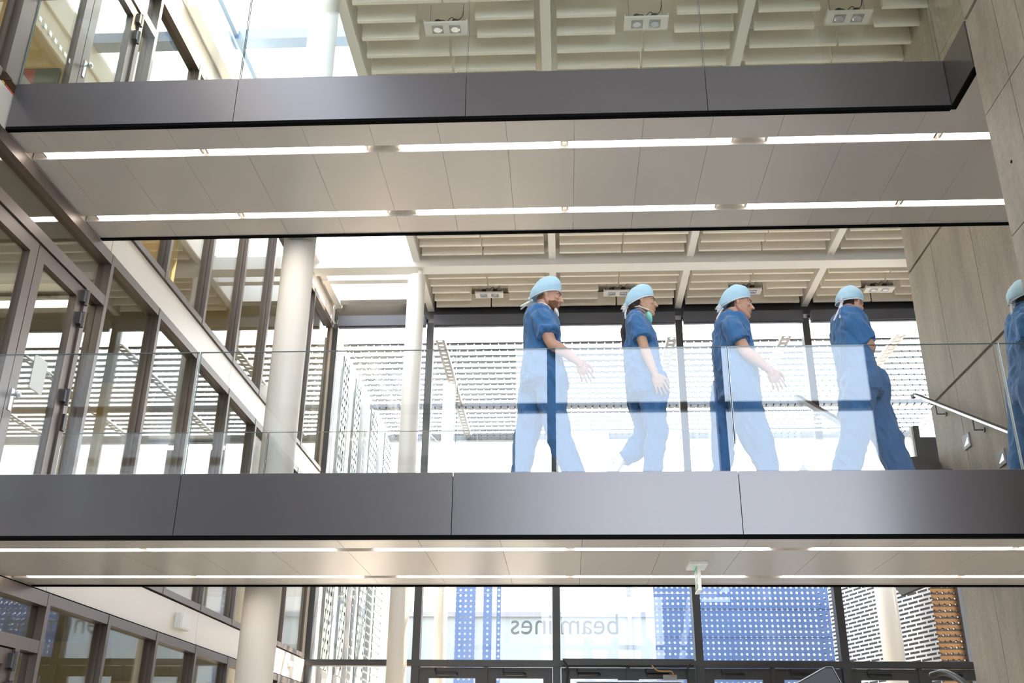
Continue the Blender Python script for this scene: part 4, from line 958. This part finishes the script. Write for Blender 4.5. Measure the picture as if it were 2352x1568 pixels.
    for ft in ('foot_near', 'foot_far'):
        a0, a1 = (Vector(p) for p in D[ft]); d = (a1 - a0).normalized(); w_ = Vector((0, 1, 0)); nn = d.cross(w_)
        sh_ = MB(); sh_.ell(a0 + d * 0.0 + nn * 0.004, (d * 0.065, w_ * 0.040, nn * 0.046)).ell(a0 + d * 0.11 + nn * 0.0, (d * 0.105, w_ * 0.047, nn * 0.036)).ell(a0 + d * 0.08 - nn * 0.026 * (1 if nn.z > 0 else -1), (d * 0.15, w_ * 0.047, nn * 0.016))
        put(remeshed(sh_, 'shoe', 0.006, 3), 'shoe', root, M['shoe'])
    # ---- cap with white band, ties
    CS = 0.030
    c0 = H(-0.016, 0, 0.046); A_, B_, U_ = f * 0.112 * hs, s * 0.093 * hs, (u * (0.122 + cap_tall) + f * CS) * hs
    p1, p2 = H(0.104, 0, 0.054), H(-0.112, 0, -0.028)
    pn = (p1 - p2).cross(s).normalized(); pn = pn if pn.dot(u) > 0 else -pn
    cm_ = MB().ell(c0, (A_, B_, U_), 48, 32); vs_ = []
    for v in cm_.v:
        v = Vector(v); h = (v - p1).dot(pn)
        if h < 0: v = v - pn * h
        else:
            back = max(0, -(v - c0).dot(f)) / 0.12
            v += f * (-0.016 * back * max(0, 1 - h / 0.09)) - pn * (0.010 * back * max(0, 1 - h / 0.05)) + (v - c0).normalized() * (0.006 * noise.noise(v * 17) - 0.006 * abs(noise.noise(v * 30 + Vector((5, 2, 8)))) * min(1, h / 0.03))
        vs_.append(tuple(v))
    cm_.v = vs_; me = cm_.mesh('surgical_cap'); me.shade_smooth(); cap = put(me, 'surgical_cap', root, M['cap'])
    rim = []
    for k in range(33):
        an = 2 * math.pi * k / 32; d = f * math.cos(an) + s * math.sin(an); lo, hi = 0.0, 0.2   # where the cap meets the cut plane
        base = c0 + pn * (-(c0 - p1).dot(pn)); d = (d - pn * d.dot(pn)).normalized()
        for _ in range(24):
            m2 = (lo + hi) / 2; q = base + d * m2 - c0
            gm = q.dot(u) / ((0.122 + cap_tall) * hs); val = ((q.dot(f) - gm * CS * hs) / (0.112 * hs)) ** 2 + (q.dot(s) / (0.093 * hs)) ** 2 + gm ** 2
            if val < 1: lo = m2
            else: hi = m2
        bk = max(0.0, -d.dot(f)); rim.append(base + d * (lo + 0.002 + 0.014 * bk) - pn * 0.010 * bk)
    me = MB().loft(rim, 0.0042, 8).mesh('cap_band'); me.shade_smooth(); put(me, 'cap_band', cap, M['tie'])
    K = H(-0.118, -0.01, -0.046); ti = MB()
    ti.ell(K, (f * 0.014, s * 0.014, u * 0.012))
    strands = {'A': ((-0.03, -0.03), (-0.075, -0.075)), 'B': ((-0.02, -0.04), (-0.022, -0.10)), 'C': ((-0.02, -0.045), (-0.045, -0.10)), 'D': ((-0.012, -0.07), (-0.05, -0.19)), 'E': ((-0.005, -0.08), (-0.01, -0.22))}[key]
    (a1_, c1_), (a2_, c2_) = strands
    for ds in (-0.012, 0.01): ti.loft([K, K + f * a1_ + u * c1_ + s * ds, K + f * a2_ + u * c2_ + s * ds * 2.4], [0.008, 0.0075, 0.006], 8, flat=((0.2, 1, 0.1), 0.35))
    for lp in ((-0.03, 0.03), (-0.045, 0.004), (-0.035, -0.022)) if key in 'BC' else ((-0.022, 0.012),):
        ti.loft([K, K + f * lp[0] + u * lp[1] - s * 0.02, K + f * lp[0] * 1.15 + u * (lp[1] - 0.012) - s * 0.01, K], [0.006, 0.0065, 0.0065, 0.005], 8)
    me = ti.mesh('cap_ties'); me.shade_smooth(); put(me, 'cap_ties', cap, M['tie'])
    # neckline trim
    ring = []
    for k in range(25):
        an = 2 * math.pi * k / 24; ring.append(Vector((x0 + 0.004 + math.cos(an) * (rx0 + 0.012), math.sin(an) * (ry0 + 0.008), z0 - 0.012 - 0.62 * math.cos(an) * rx0)))
    me = MB().loft(ring, 0.006, 8).mesh('neckline'); me.shade_smooth(); put(me, 'neckline', top, M['tie'] if key == 'A' else M['scrub'])
    if key == 'A':
        g = MB().ell(nb + Vector((0.098, -0.02, -0.055)), ((0.016, 0, 0.006), (0, 0.045, 0), (-0.012, 0, 0.034)))
        me = g.mesh('face_mask'); me.shade_smooth(); put(me, 'face_mask', root, M['tie'])
    if mask:
        mc = Vector(D['mask'][0]) + Vector((-0.008, 0, -0.028)); g = MB().ell(mc, (Vector((0.024, 0, 0.008)), Vector((0, 0.06, 0)), Vector((-0.012, 0, 0.048))))
        for k in (-0.02, 0.0, 0.02): g.loft([mc + Vector((0.014, -0.045, k)), mc + Vector((0.0235, 0, k)), mc + Vector((0.014, 0.045, k))], 0.004, 6)
        me = g.mesh('face_mask'); me.shade_smooth(); fm_ = put(me, 'face_mask', root, M['mint'])
        g = MB()
        for q in (-1, 1): g.loft([mc + Vector((0.0, q * 0.048, 0.045)), O + Vector((-0.03, q * 0.07, -0.055)), K], 0.005, 8)
        me = g.mesh('mask_strap'); put(me, 'mask_strap', fm_, M['tie'])
    if female:
        g = MB().ell(H(-0.066, 0, -0.028), E(0.05, 0.066, 0.055)).ell(H(-0.04, 0, -0.012), E(0.06, 0.074, 0.04))
        bx, bz = T[0][0] - T[0][3], T[0][2]
        g.limb([H(-0.095, 0, -0.05), Vector((bx - 0.055, 0, bz - 0.05)), Vector((bx - 0.085, 0, bz - 0.17)), Vector((bx - 0.088, -0.01, bz - 0.30))], [0.030, 0.027, 0.024, 0.012], 14)
        put(remeshed(g, 'hair', 0.006, 2, 0.006, 30), 'hair', root, M['hair'])
    return root
person('A', 'bearded man in blue scrubs and light blue cap, leftmost of the walkers', 'fair', beard=True, cap_tall=0.016)
person('B', 'woman in blue scrubs with a mint mask under her chin and long dark ponytail', 'tan', female=True, mask=True, hs=0.95)
person('C', 'clean-shaven man in blue scrubs, third walker from the left, arm swinging forward', 'fair')
person('D', 'person in blue scrubs turned away with lowered head, fourth from the left', 'fair', hs=0.97)
person('E', 'dark-skinned person in blue scrubs and cap, half hidden at the right edge', 'dark')
